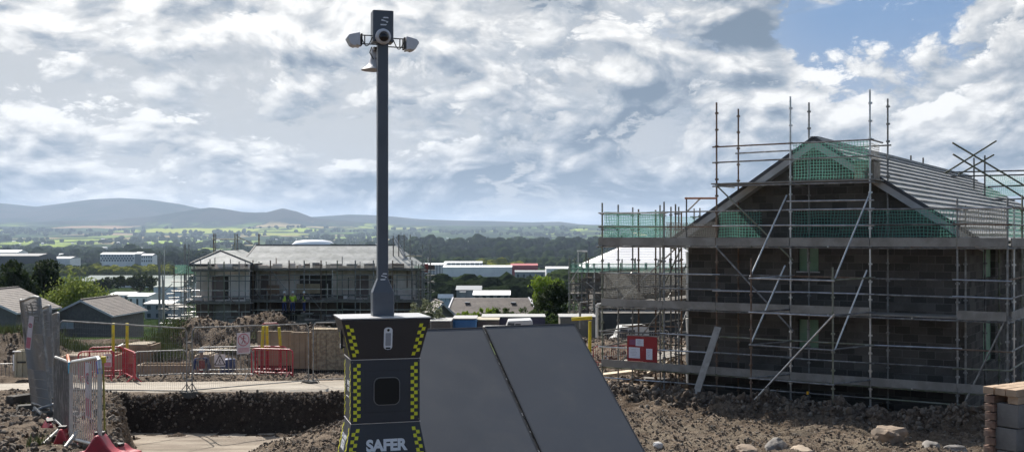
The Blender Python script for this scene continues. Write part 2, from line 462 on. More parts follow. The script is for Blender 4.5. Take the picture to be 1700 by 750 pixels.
# ---------------------------------------------------------------- valley and hills, one sheet out to the skyline
def valley_mat():
    m_ = bpy.data.materials.new('valley_fields'); m_.use_nodes = True
    n, p = nt_of(m_)
    c = n.n('ShaderNodeTexCoord').outputs['Object']
    x, y, z = n.sep(c)
    mp = n.n('ShaderNodeMapping'); n.put(mp.inputs[0], c); mp.inputs['Scale'].default_value = (1/520, 1/900, 0); mp.inputs['Rotation'].default_value = (0, 0, .35)
    wv = n.n('ShaderNodeVectorMath', operation='MULTIPLY_ADD'); n.put(wv.inputs[0], n.noise(mp.outputs[0], 2.5, 3, out=1)); wv.inputs[1].default_value = (.5, .5, 0); n.put(wv.inputs[2], mp.outputs[0])
    v = n.n('ShaderNodeTexVoronoi'); n.put(v.inputs['Vector'], wv.outputs[0]); v.inputs['Scale'].default_value = 1.0
    rnd = n.sep(v.outputs['Color'])[0]; rnd2 = n.sep(v.outputs['Color'])[1]
    fld = n.ramp(rnd, [(0, (.05, .085, .03)), (.25, (.12, .19, .035)), (.42, (.30, .38, .07)), (.55, (.07, .10, .04)), (.7, (.38, .30, .15)), (.8, (0.075, 0.102, 0.040)), (1, (.20, .27, .06))])
    fld.node.color_ramp.interpolation = 'CONSTANT'
    ve = n.n('ShaderNodeTexVoronoi', feature='DISTANCE_TO_EDGE'); n.put(ve.inputs['Vector'], wv.outputs[0]); ve.inputs['Scale'].default_value = 1.0
    woods = n.noise(c, 1/420, 6, .65)
    near = n.ss(y, 4200, 5600)
    wood_f = n.m('MAXIMUM', n.ss(woods, .47, .53), n.m('LESS_THAN', ve.outputs[0], .05))
    wood_f = n.m('MAXIMUM', wood_f, n.m('SUBTRACT', 1.0, near))
    wc = n.mix(n.ss(n.noise(c, 1/35, 5, .7), .35, .65), (.012, .022, .010), (.045, .065, .028))
    low = n.mix(wood_f, fld, wc)
    for (xa, xb, ya, yb, cc) in ((-3700, -2550, 10500, 11500, (0.315, 0.354, 0.064)), (-4950, -4200, 11700, 12600, (0.360, 0.245, 0.160)), (-3100, -2550, 6000, 7000, (0.225, 0.286, 0.072)), (-2450, -1700, 6600, 7400, (.30, .40, .10)),
            (-3500, -3150, 8200, 9300, (0.195, 0.258, 0.064)), (-2350, -1850, 9300, 9900, (0.285, 0.313, 0.080)), (-1750, -1000, 11300, 12200, (0.270, 0.286, 0.096)), (-5300, -4700, 9700, 10600, (0.225, 0.272, 0.080)), (-3900, -3400, 9300, 9900, (0.300, 0.224, 0.160)), (-1500, -900, 8400, 9300, (.25, .33, .1))):
        ex = n.m('ADD', x, n.m('MULTIPLY', n.m('SUBTRACT', n.noise(c, 1/160, 3), .5), 260)); ey = n.m('ADD', y, n.m('MULTIPLY', n.m('SUBTRACT', n.noise(c, 1/210, 3), .5), 420))
        mk = n.m('MULTIPLY', n.m('MULTIPLY', n.ss(ex, xa, xa+25), n.m('SUBTRACT', 1.0, n.ss(ex, xb, xb+25))), n.m('MULTIPLY', n.ss(ey, ya, ya+60), n.m('SUBTRACT', 1.0, n.ss(ey, yb, yb+60))))
        low = n.mix(mk, low, cc)
    moor = n.mix(n.ss(n.noise(c, 1/600, 5), .4, .6), (.022, .032, .022), (.05, .048, .04))
    fz = n.ss(n.m('ADD', z, n.m('MULTIPLY', n.m('SUBTRACT', woods, .5), 160)), 120, 210)
    n.put(p.inputs['Base Color'], n.mix(fz, low, moor))
    p.inputs['Roughness'].default_value = 1; p.inputs['Specular IOR Level'].default_value = 0
    return m_
angs = [R(a) for a in frange(-180, -50, 5)[:-1]] + [R(a) for a in frange(-50, -30, 1)[:-1]] + [R(a) for a in frange(-30, 30, .16)[:-1]] + [R(a) for a in frange(30, 50, 1)[:-1]] + [R(a) for a in frange(50, 180, 5)]
rings = [52]
while rings[-1] < 7000: rings.append(rings[-1]*1.045)
while rings[-1] < 22000: rings.append(rings[-1]+170)
vs = []; fs = []
for r in rings:
    for a in angs:
        if abs(a) < R(55):
            y = r; x = r*math.tan(a)
            if abs(a) > R(30): pass
        else:
            k = 1/math.cos(R(55)); x = r*k*math.sin(a); y = r*k*math.cos(a)
        z = far_z(x, abs(y) if y < 0 else max(y, 52))
        if math.hypot(x, y) < 75 and -20 < y < 62 and abs(x) < 41: z -= .6
        if y < 52: z = interp(r, [50, 200, 22000], [-.5, -5, -60])
        vs.append((x, y, z))
na = len(angs)
fs = [(j*na+i, j*na+i+1, (j+1)*na+i+1, (j+1)*na+i) for j in range(len(rings)-1) for i in range(na-1)]
m = MB(); m.v = vs; m.f = fs; m.mi = [0]*len(fs)
tag(m.build('terrain', valley_mat(), smooth=True), kind='structure')

# ---------------------------------------------------------------- air
hz = bpy.data.materials.new('pale_air'); hz.use_nodes = True
ht = hz.node_tree; ht.nodes.clear()
pv = ht.nodes.new('ShaderNodeVolumePrincipled'); ho = ht.nodes.new('ShaderNodeOutputMaterial')
pv.inputs['Color'].default_value = (.60, .76, 1.0, 1); pv.inputs['Density'].default_value = HAZE_D if 'HAZE_D' in globals() else 4.4e-5
pv.inputs['Anisotropy'].default_value = .2
ht.links.new(pv.outputs[0], ho.inputs['Volume'])
hb = MB().box((0, 2000, 350), (90000, 90000, 900)).build('haze', hz)
tag(hb, kind='stuff')
# ================================================================ block house at the right
def block_mat():
    m_ = bpy.data.materials.new('concrete_blockwork'); m_.use_nodes = True
    n, p = nt_of(m_)
    c = n.n('ShaderNodeTexCoord').outputs['Object']
    x, y, z = n.sep(c)
    vec = n.comb(n.m('ADD', x, y), z, 0)
    b = n.n('ShaderNodeTexBrick'); n.put(b.inputs['Vector'], vec)
    b.offset = .5; b.inputs['Scale'].default_value = 1; b.inputs['Brick Width'].default_value = .45; b.inputs['Row Height'].default_value = .225
    b.inputs['Mortar Size'].default_value = .011; b.inputs['Bias'].default_value = -.15
    b.inputs['Color1'].default_value = (.070, .066, .062, 1); b.inputs['Color2'].default_value = (.165, .152, .138, 1); b.inputs['Mortar'].default_value = (.15, .142, .13, 1)
    col = n.mix(n.m('MULTIPLY', n.ss(n.noise(c, .7, 4), .42, .66), .5), b.outputs[0], (.06, .055, .052))
    col = n.mix(n.m('MULTIPLY', n.ss(n.noise(c, 18, 4, .7), .55, .75), .3), col, (.25, .23, .2))
    n.put(p.inputs['Base Color'], col); p.inputs['Roughness'].default_value = .95; p.inputs['Specular IOR Level'].default_value = .2
    bp = n.n('ShaderNodeBump'); bp.inputs['Strength'].default_value = .5; bp.inputs['Distance'].default_value = .02
    n.put(bp.inputs['Height'], n.m('SUBTRACT', n.m('MULTIPLY', n.noise(c, 25, 4), .5), b.outputs['Fac'])); n.put(p.inputs['Normal'], bp.outputs[0])
    return m_
BLOCK = block_mat()
def tile_mat(name, c1, c2, sx=3.3, sy=0):
    m_ = bpy.data.materials.new(name); m_.use_nodes = True
    n, p = nt_of(m_)
    c = n.n('ShaderNodeTexCoord').outputs['Object']
    mp = n.n('ShaderNodeMapping'); n.put(mp.inputs[0], c); mp.inputs['Scale'].default_value = (sx, sx, sx)
    v = n.n('ShaderNodeTexVoronoi'); n.put(v.inputs['Vector'], mp.outputs[0]); v.inputs['Scale'].default_value = 1
    col = n.mix(n.sep(v.outputs['Color'])[0], c1, c2)
    col = n.mix(n.m('MULTIPLY', n.ss(n.noise(c, 2.2, 4), .45, .7), .35), col, (c1[0]*.5, c1[1]*.5, c1[2]*.5))
    n.put(p.inputs['Base Color'], col); p.inputs['Roughness'].default_value = .6; p.inputs['Specular IOR Level'].default_value = .35
    return m_
TILE = tile_mat('grey_roof_tile', (.27, .27, .27), (.38, .38, .375))
TILE2 = tile_mat('pale_grey_roof_tile', (.36, .375, .365), (.48, .49, .48), 1.5)
TILEB = tile_mat('brown_roof_tile', (.115, .098, .088), (.165, .14, .125), 2)
barge = mat('pale_barge_board', (.42, .42, .43), .6, col2=(.34, .34, .34), vscale=2)
greenboard = mat('green_window_board', (.20, .33, .22), .8, col2=(.26, .38, .27), vscale=2)
def net_mat(name, col, cell, fill, cov, coordmix=(1, 1)):
    m_ = bpy.data.materials.new(name); m_.use_nodes = True
    tr = m_.node_tree; n = NT(tr); tr.nodes.clear()
    c = n.n('ShaderNodeTexCoord').outputs['Object']; x, y, z = n.sep(c)
    h = n.m('ADD', x, y)
    w1 = n.m('ADD', h, n.m('MULTIPLY', n.noise(c, 1.5, 2), .12)); w2 = n.m('ADD', z, n.m('MULTIPLY', n.noise(c, 1.1, 2), .10))
    g1 = n.m('LESS_THAN', n.m('FRACT', n.m('DIVIDE', w1, cell)), cov); g2 = n.m('LESS_THAN', n.m('FRACT', n.m('DIVIDE', w2, cell)), cov)
    g = n.m('MAXIMUM', n.m('MAXIMUM', g1, g2), n.m('ADD', fill, n.m('MULTIPLY', n.m('SUBTRACT', n.noise(c, 1.2, 3), .5), .7)), clamp=True)
    d = n.n('ShaderNodeBsdfDiffuse'); d.inputs[0].default_value = (*col, 1)
    tl = n.n('ShaderNodeBsdfTranslucent'); tl.inputs[0].default_value = (*col, 1)
    a = n.n('ShaderNodeMixShader'); a.inputs[0].default_value = .5
    tr.links.new(d.outputs[0], a.inputs[1]); tr.links.new(tl.outputs[0], a.inputs[2])
    t_ = n.n('ShaderNodeBsdfTransparent')
    b = n.n('ShaderNodeMixShader'); n.put(b.inputs[0], g); tr.links.new(t_.outputs[0], b.inputs[1]); tr.links.new(a.outputs[0], b.inputs[2])
    o = n.n('ShaderNodeOutputMaterial'); tr.links.new(b.outputs[0], o.inputs[0])
    return m_
NET = net_mat('green_debris_net', (.16, .36, .30), .085, .13, .17)
NETG = net_mat('grey_mesh_guard', (.20, .20, .19), .06, .16, .24)

def wall_holes(mb, x0, x1, z0, z1, y0, y1, holes, axis='x'):
    xsq = sorted({x0, x1, *[h[0] for h in holes], *[h[1] for h in holes]})
    zsq = sorted({z0, z1, *[h[2] for h in holes], *[h[3] for h in holes]})
    for i in range(len(xsq)-1):
        run = None
        for j in range(len(zsq)-1):
            cx = (xsq[i]+xsq[i+1])/2; cz = (zsq[j]+zsq[j+1])/2
            hole = any(h[0] < cx < h[1] and h[2] < cz < h[3] for h in holes)
            if not hole:
                c = (cx, (y0+y1)/2, cz); d = (xsq[i+1]-xsq[i], y1-y0, zsq[j+1]-zsq[j])
                if axis == 'y': c = (c[1], c[0], c[2]); d = (d[1], d[0], d[2])
                mb.box(c, d)
    return mb
def slope_courses(mb, p_ridge0, p_ridge1, p_eave0, p_eave1, n, step):
    """saw-tooth tiled slope between a ridge line and an eave line"""
    a0, a1, b0, b1 = map(Vector, (p_ridge0, p_ridge1, p_eave0, p_eave1))
    nrm = (a1-a0).cross(b0-a0)
    if nrm.length < 1e-5: nrm = (b1-b0).cross(b0-a0)
    nrm.normalize()
    if nrm.z < 0: nrm = -nrm
    for k in range(n):
        t0 = k/n; t1 = (k+1)/n
        l0, r0 = a0.lerp(b0, t0), a1.lerp(b1, t0)
        l1, r1 = a0.lerp(b0, t1), a1.lerp(b1, t1)
        up = nrm*step
        mb.add([l0, r0, r1+up, l1+up, l1, r1], [(0, 1, 2, 3), (3, 2, 5, 4)])
        mb.add([l0, l1+up, l1, r0, r1, r1+up], [(0, 1, 2), (3, 4, 5)])
    return mb
H = thing('block_house', 'unfinished house of dark concrete blocks with a grey tiled gable roof behind the tall scaffold', 'house', (2.92, 35, 0), R(-33))
XL, XR, XA, ZE, ZR = 2.42, 10.78, 6.60, 5.2, 7.95
YB = 26.3
wf = MB(); wall_holes(wf, XL, XR, -.4, ZE, 1.3, 1.6, [(6.0, 6.62, 4.0, 4.76), (6.0, 6.62, 1.7, 2.55)])
wf.prism([(XL, 1.3, ZE), (XR, 1.3, ZE), (XA, 1.3, ZR-.12)], (0, .3, 0))
o = wf.build('front_wall', BLOCK, H)
wr = MB(); wall_holes(wr, 1.6, YB+3, -.4, 4.98, XR-.3, XR, [(3.9, 6.0, 3.79, 4.76), (3.9, 6.0, 1.2, 2.5), (12, 13.2, 3.5, 4.7)], 'y')
wr.build('side_wall', BLOCK, H)
MB().box((XL+.15, (YB+4.6)/2, 2.4), (.3, YB+1.4, 5.2)).build('side_wall', BLOCK, H)
MB().box(((XL+XR)/2, YB+3.1, 2.4), (XR-XL, .2, 5.2)).build('rear_wall', BLOCK, H)
for (x0, x1, z0, z1) in ((6.0, 6.62, 4.0, 4.76), (6.0, 6.62, 1.7, 2.55)):
    wdw = MB().box(((x0+x1)/2, 1.46, (z0+z1)/2), (x1-x0, .03, z1-z0)).build('window', greenboard, H)
    MB().box((x0+.27, 1.42, (z0+z1)/2), (.05, .05, z1-z0)).box(((x0+x1)/2, 1.36, z0-.02), (x1-x0+.1, .16, .04)).build('frame', barge, wdw)
for (y0, y1, z0, z1) in ((3.9, 6.0, 3.79, 4.76), (3.9, 6.0, 1.2, 2.5)):
    wdw = MB().box((XR-.16, (y0+y1)/2, (z0+z1)/2), (.03, y1-y0, z1-z0)).build('window', greenboard, H)
    MB().box((XR-.10, (y0+y1)/2, z0-.02), (.16, y1-y0, .04)).build('frame', barge, wdw)
# lintels / band course
rf = MB()
ov = .47; sl_ = (ZR-ZE)/(XR-XA)
slope_courses(rf, (XA, .95, ZR), (XA, YB-1, ZR), (XR+ov, .95, ZE-sl_*ov), (XR+ov, YB+3.5, ZE-sl_*ov), 16, .055)
sl2 = (ZR-ZE)/(XA-XL)
slope_courses(rf, (XA, .95, ZR), (XA, YB-1, ZR), (XL-ov, .95, ZE-sl2*ov), (XL-ov, YB+3.5, ZE-sl2*ov), 16, .055)
slope_courses(rf, (XA, YB-1, ZR), (XA, YB-1.001, ZR), (XR+ov, YB+3.5, ZE-sl_*ov), (XL-ov, YB+3.5, ZE-sl2*ov), 16, .055)
RF = rf.build('roof', TILE, H)
MB().bar((XA, .93, ZR+.02), (XA, YB-1, ZR+.02), .22, .09).build('ridge_tiles', TILE, H)
bg = MB()
for sx, xe in ((sl2, XL-ov), (sl_, XR+ov)):
    ze = ZE-sx*ov
    bg.add([(XA, .92, ZR-.03), (xe, .92, ze-.03), (xe, .92, ze-.25), (XA, .92, ZR-.27)], [(0, 1, 2, 3)])
    bg.add([(XA, .95, ZR-.27), (xe, .95, ze-.25), (xe, 1.29, ze-.25), (XA, 1.29, ZR-.27)], [(0, 1, 2, 3)])
    bg.bar((XA, .90, ZR-.14), (xe, .90, ze-.14), .03, .20)
bg.build('barge_board', barge, H)
dk = MB()
for sx, xe in ((sl2, XL-ov), (sl_, XR+ov)):
    dk.bar((XA, .90, ZR+.02), (xe, .90, ZE-sx*ov+.02), .06, .10)
dk.build('verge_tiles', mat('dark_verge', (.06, .062, .07), .7), H)
MB().box((XR+ov-.1, (YB+4)/2, ZE-sl_*ov-.10), (.12, YB+2, .10)).build('gutter', barge, H)

rusty = mat('rust_brown_tube', (.13, .075, .05), .8, col2=(.22, .17, .13), vscale=5); olive = mat('olive_tinted_tube', (.15, .16, .10), .6, col2=(.24, .24, .2), vscale=5)
steel = lambda: random.choice((galv, galv, galv, galv_bright, rusty, olive, galv_dark))
# ---------------------------------------------------------------- scaffolds
def standard(mb, x, y, z0, z1, r=.027, cups=True, seg=8):
    lx, ly = random.uniform(-.012, .012), random.uniform(-.012, .012)
    mb.tube((x, y, z0), (x+lx, y+ly, z1), r, seg)
    if cups:
        z = z0+.25
        while z < z1-.1:
            mb.tube((x, y, z), (x, y, z+.05), r*2.15, seg)
            z += .5
    return mb
SCAF = thing('scaffolding', 'tall steel tube scaffold with green nets around the dark block house', 'scaffold', (2.92, 35, 0), R(-33))
outer = [(0, 6.13), (2.18, 6.13), (3.92, 9.1), (6.21, 9.12), (8.49, 9.15), (10.79, 6.05), (12.02, 6.05)]
for s, zt in outer:
    standard(MB(), s, 0, 0.0, zt).build('standard', steel(), SCAF)
for s, zt in [(0, 6.1), (2.18, 6.0), (4.18, 9.0), (6.4, 9.05), (8.7, 9.0), (10.79, 5.9), (12.02, 5.9)]:
    standard(MB(), s, 1.1, 0.0, zt).build('standard', steel(), SCAF)
for s, yy in ((.75, 1.1), (1.5, 1.15), (.7, 2.5), (1.6, 2.6), (2.05, 1.15), (1.9, 4.4)): standard(MB(), s, yy, 0, random.uniform(5.6, 6.1)).build('standard', steel(), SCAF)
for y in (2.4, 4.8, 7.2, 9.6, 12, 14.4):
    for s in (0, 1.25): standard(MB(), s, y+random.uniform(-.3, .3), 0, 6.0+random.uniform(-.1, .15)).build('standard', steel(), SCAF)
for y in (2.5, 4.9, 7.3, 9.7, 12.1, 14.5, 17, 19.4, 21.8):
    standard(MB(), 12.02, y, 0, 6.0+random.uniform(-.1, .25)).build('standard', steel(), SCAF)
    if y < 15: standard(MB(), 11.05, y+.1, 0, 4.8).build('standard', steel(), SCAF)
def rail(pts, r=.025, m_=None, name='ledger'):
    mb = MB()
    for a, b in zip(pts, pts[1:]): mb.tube(a, b, r, 6)
    return mb.build(name, m_ or steel(), SCAF)
rj = lambda: random.uniform(-.02, .02)
for z in (.52, 1.52, 2.02, 3.42, 3.88, 5.36, 5.80):
    for (s0, _), (s1, _) in zip(outer, outer[1:]):
        if z == 3.42 and s0 in (0,): continue
        rail([(s0-.12, -.045, z+rj()), (s1+.12, -.045, z+rj())], m_=galv_bright if random.random() < .3 else steel())
for z in (.85, 2.78, 4.72):
    rail([(-.2, -.05, z), (12.2, -.05, z)])
    rail([(-.2, 1.06, z), (12.2, 1.06, z)])
    rail([(-.05, -.2, z), (-.05, 15, z)]); rail([(12.07, -.2, z), (12.07, 22, z)])
    for s in (0, 1.1, 2.18, 3.05, 3.92, 5.0, 6.21, 7.3, 8.49, 9.6, 10.79, 12.02):
        rail([(s+.04, -.15, z+.03), (s+.04, 1.25, z+.03)], name='transom')
for z in (1.5, 2.0, 3.4, 3.9, 5.35, 5.8):
    for y0, y1 in ((0, 2.4), (2.4, 4.8), (4.8, 7.2), (7.2, 9.6), (9.6, 12), (12, 14.4)):
        if random.random() < .8: rail([(-.04, y0-.1, z+rj()), (-.04, y1+.1, z+rj())])
    rail([(12.06, 0, z+rj()), (12.06, 9.7, z+rj())]); rail([(12.06, 9.6, z+rj()), (12.06, 22, z+rj())])
boardm = mat('scaffold_board', (.30, .285, .26), .85, col2=(.22, .205, .185), vscale=2.5, bump=.2)
def toe(s0, s1, z0, z1, y=-.085, name='toe_board'):
    MB().box(((s0+s1)/2, y, (z0+z1)/2), (s1-s0, .03, z1-z0)).build(name, boardm, SCAF)
for k, ((s0, _), (s1, _)) in enumerate(zip(outer, outer[1:])):
    toe(s0+.01-(.1 if k == 0 else 0), s1-.01, 4.76, 5.01)
    toe(s0+.01, s1-.01, .88, 1.11)
    if k != 4: toe(s0+.01, s1-.01, 2.82, 3.06)
for z in (.86, 2.80, 4.74):
    for i in range(4):
        for s0, s1 in ((-.1, 3.92), (3.94, 8.1), (8.12, 12.15)):
            MB().box(((s0+s1)/2, .10+i*.245, z+.055), (s1-s0-.02, .225, .038)).build('deck_board', boardm, SCAF)
    for i in range(4):
        MB().box((.12+i*.245, 8.2, z+.055), (.225, 13.8, .038)).build('deck_board', boardm, SCAF)
        if z > 4: MB().box((11.10+i*.235, 11.4, z+.055), (.22, 20.2, .038)).build('deck_board', boardm, SCAF)
for z0, z1 in ((4.76, 5.0), (2.82, 3.06)):
    MB().box((12.10, 11, (z0+z1)/2), (.03, 21.8, z1-z0)).build('toe_board', boardm, SCAF)
    MB().box((-.09, 7.4, (z0+z1)/2), (.03, 14.6, z1-z0)).build('toe_board', boardm, SCAF)
# upper gable lift
for z in (7.28, 7.74, 6.05):
    rail([(3.8, -.045, z+rj()), (6.3, -.045, z+rj())]) if z > 6.2 else None
    rail([(6.1, -.045, z+rj()), (8.6, -.045, z+rj())], m_=galv_bright if z < 6.2 else galv)
rail([(4.1, 1.06, 7.62), (8.8, 1.06, 7.66)]); rail([(8.52, -.1, 7.75), (8.52, 1.2, 7.75)]); rail([(8.52, -.1, 7.3), (8.52, 1.2, 7.3)])
for s in (3.92, 6.21, 8.49): rail([(s+.05, -.12, 6.58), (s+.05, 1.3, 6.58)], name='transom')
for i in range(4):
    MB().box((6.2, .08+i*.25, 6.64), (4.9, .23, .04)).build('deck_board', boardm, SCAF)
rail([(3.8, -.05, 6.56), (8.6, -.05, 6.56)])
rail([(-.1, -.06, .14), (12.2, -.06, .10)]); rail([(2.9, -.05, 6.22), (3.95, -.05, 6.20)], r=.035, m_=mat('orange_tube', (.40, .16, .07), .6)); rail([(2.95, -.05, 5.0), (2.95, -.05, 6.25)]); rail([(2.95, -.05, 5.8), (3.4, -.05, 6.2)], name='brace')
for a, b in (((.05, -.06, .2), (2.1, -.06, .85)), ((.1, 1.15, .9), (1.6, 1.15, 2.75)), ((.7, 2.5, 2.8), (1.6, 2.6, 4.7)), ((.1, 1.2, 3.4), (2.3, 1.2, 3.45)), ((.1, 1.2, 1.6), (2.3, 1.2, 1.55)), ((.1, 1.2, 2.1), (2.3, 1.2, 2.15))): rail([a, b], name='brace')
# braces
for a, b in (((3.9, -.06, 6.62), (6.3, -.06, 4.35)), ((3.9, -.06, 4.75), (6.3, -.06, 2.3)), ((.05, 1.1, 2.9), (2.1, 1.1, 4.7)), ((12.0, -.07, 2.9), (10.8, -.07, .2)),
             ((1.25, 2.3, 3.0), (1.25, 4.9, 4.9)), ((1.3, 4.8, 4.9), (1.3, 7.2, 3.0)), ((12.07, 2.4, .2), (12.07, 5, 2.9)), ((0, 4.8, .2), (0, 7.2, 2.9))):
    rail([a, b], name='brace')
for a, b in (((5.42, -1.2, 3.88), (6.1, -.03, 6.25)), ((5.42, -1.2, 1.93), (6.05, -.03, 4.2)), ((7.85, -1.2, 3.9), (8.5, -.03, 6.3)), ((7.85, -1.2, 1.95), (8.4, -.03, 4.1))):
    rail([a, b], name='brace', m_=galv_bright)
rail([(5.4, -1.25, .2), (7.85, -1.25, 2.92)], name='brace', m_=galv_bright)
standard(MB(), 5.45, -1.2, .1, 4.42).build('standard', steel(), SCAF)
standard(MB(), 7.80, -1.2, .1, 4.2).build('standard', steel(), SCAF)
for z, mm in ((3.85, galv_bright), (2.88, galv_bright), (1.95, galv), (1.0, galv)):
    rail([(5.4, -1.24, z), (7.85, -1.24, z-.02)], m_=mm)
    rail([(7.8, -1.2, z), (8.6, .05, z+.05)]); rail([(5.45, -1.2, z), (6.3, .05, z+.05)])
# nets
def net(s0, s1, z0, z1, y=.07, m_=NET):
    n_ = 10; mb = MB(); vs = []
    for i in range(n_+1):
        s = lerp(s0, s1, i/n_)
        for j in range(4):
            vs.append((s, y+.03*math.sin(i*1.3+j)+random.uniform(-.01, .01), lerp(z0, z1, j/3)-.03*math.sin(math.pi*i/n_)*(j == 3)))
    mb.add(vs, [(i*4+j, (i+1)*4+j, (i+1)*4+j+1, i*4+j+1) for i in range(n_) for j in range(3)])
    return mb.build('debris_net', m_, SCAF, smooth=True)
net(.02, 2.15, 5.02, 5.85); net(2.2, 3.9, 5.02, 5.5, m_=NETG); net(3.95, 5.3, 5.02, 5.82); net(6.23, 8.45, 5.02, 5.82); net(8.5, 10.75, 5.02, 5.8); net(10.8, 12.0, 5.02, 5.8, m_=NETG)
net(6.25, 8.45, 6.68, 7.76); net(.05, 2.15, 3.08, 3.9, m_=NETG)
for y0, y1 in ((0.05, 4.8), (4.8, 9.7), (9.7, 14.5), (14.5, 22)):
    mb = MB().quad((12.0, y0, 5.02), (12.0, y1, 5.02), (12.0, y1, 5.8), (12.0, y0, 5.8)); mb.build('debris_net', NET, SCAF)
mb = MB().quad((8.46, 0, 6.68), (8.46, 1.1, 6.68), (8.46, 1.1, 7.7), (8.46, 0, 7.7)); mb.build('debris_net', NETG, SCAF)
for y0, y1 in ((0.05, 4.8), (4.8, 14)):
    mb = MB().quad((.02, y0, 5.02), (.02, y1, 5.02), (.02, y1, 5.8), (.02, y0, 5.8)); mb.build('debris_net', NET, SCAF)
    mb = MB().quad((.02, y0, 3.1), (.02, y1, 3.1), (.02, y1, 3.9), (.02, y0, 3.9)); mb.build('debris_net', NETG, SCAF)
# white rubbish chute/downpipe by the left corner
mb = MB()
for z in frange(.2, 4.6, .55): mb.tube((2.0, 2.4, z), (2.0, 2.4, z+.5), .13, 10, r2=.16)
tag(mb.build('downpipe', mat('white_plastic', (.72, .72, .70), .5)), 'white segmented pipe hanging down the left corner of the block house scaffold', 'pipe'); bpy.data.objects['downpipe'].matrix_world = SCAF.matrix_basis.copy()
bpy.data.objects['downpipe'].location = SCAF.location; bpy.data.objects['downpipe'].rotation_euler = SCAF.rotation_euler
L2W = Matrix.Translation((2.92, 35, 0)) @ Matrix.Rotation(R(-33), 4, 'Z')
def sc_w(x, y, z): return L2W @ Vector((x, y, z))
# stack of blocks on the top lift
t_ = thing('block_stack', 'small pile of tan blocks on the topmost scaffold deck beside the roof', 'block pile', sc_w(8.25, .6, 6.665), R(-33))
MB().box((0, 0, .25), (.55, .7, .5)).build('block_pile', mat('tan_block', (.33, .29, .24), .9, col2=(.24, .2, .17), vscale=6, bump=.3), t_, bevel=.01)
MB().box((0, 0, .53), (.6, .75, .03)).build('cover_board', plank_grey, t_)
# leaning plank
pk = MB().bar(sc_w(3.62, -1.15, .05), sc_w(4.02, -.14, 2.32), .21, .04, up=(-.545, -.839, .2)).build('plank', mat('pale_grey_plank', (.36, .35, .33), .85, col2=(.27, .26, .24), vscale=3))
tag(pk, 'pale grey plank leaning upright against the scaffold front', 'plank')
# red notice board
nb_ = thing('notice_board', 'red notice board with white papers fixed low on the scaffold', 'notice board', sc_w(1.05, -.14, 1.12), R(-31))
MB().box((0.43, 0, .40), (1.02, .03, .80)).build('board', mat('red_board', (.30, .015, .022), .5, col2=(.24, .012, .018), vscale=2), nb_)
MB().box((.43, -.01, .815), (1.08, .07, .03)).build('top_rail', galv, nb_)
paper = mat('white_paper', (.62, .65, .74), .6)
for x, z, w_, h_ in ((.35, .60, .27, .22), (.17, .27, .38, .34), (.68, .25, .21, .34)):
    pp = MB().box((x, -.018, z), (w_, .006, h_)).build('paper', paper, nb_)
    ln = MB()
    for i in range(5): ln.box((x-.02, -.0225, z+h_*.32-i*h_*.14), (w_*.6*random.uniform(.6, 1), .002, .006))
    ln.build('print_lines', mat('grey_ink', (.2, .2, .25), .8), pp)
MB().box((.10, -.018, .60), (.20, .006, .17)).build('label', mat('mauve_label', (.20, .06, .14), .6), nb_)
# crossed tubes and guard rail behind the roof
def wtubes(name, lst, r, m_, parent=None):
    mb = MB()
    for (a, b) in lst: mb.tube(a, b, r, 6)
    return mb.build(name, m_, parent)
RG = thing('scaffold_tower', 'green tinged scaffold with crossed tubes rising behind the roof at the right edge', 'scaffold', (20.5, 45, 0))
def rel(p, o_): return p-o_.location
for u, v0 in ((1617, 262), (1635, 258), (1706, 255), (1735, 262)):
    a = rel(at(u, v0, 46), RG); wtubes('standard', [(a, (a.x, a.y, 0.2))], .035, galv_dark, RG)
for p_, q_ in (((1581, 237, 45), (1712, 315, 45)), ((1582, 256, 45), (1706, 332, 45)), ((1568, 288, 46), (1654, 234, 46)), ((1591, 290, 46), (1650, 257, 46))):
    wtubes('brace', [(rel(at(*p_), RG), rel(at(*q_), RG))], .038, mat('green_tinged_tube', (.12, .12, .08), .6), RG)
for v in (284, 291, 308, 330):
    wtubes('ledger', [(rel(at(1572 if v < 300 else 1640, v+2, 46), RG), rel(at(1760, v-2, 46), RG))], .035, galv_dark, RG)
mb = MB().quad(*[rel(at(*q), RG) for q in ((1630, 328, 46.1), (1750, 322, 46.1), (1750, 294, 46.1), (1638, 292, 46.1))]); mb.build('debris_net', NET, RG)
for u, v in ((1512, 258), (1532, 262)):
    o_ = thing('scaffold_pole', 'short pole tip showing above the ridge of the grey tiled roof, '+('nearer the gable' if u == 1512 else 'farther from the gable'), 'pole', at(u, 395, 44)-Vector((0, 0, EYE)))
    p_ = at(u, v, 44)-o_.location
    standard(MB(), 0, 0, 0.1, p_.z, .035).build('tube', galv_dark, o_)
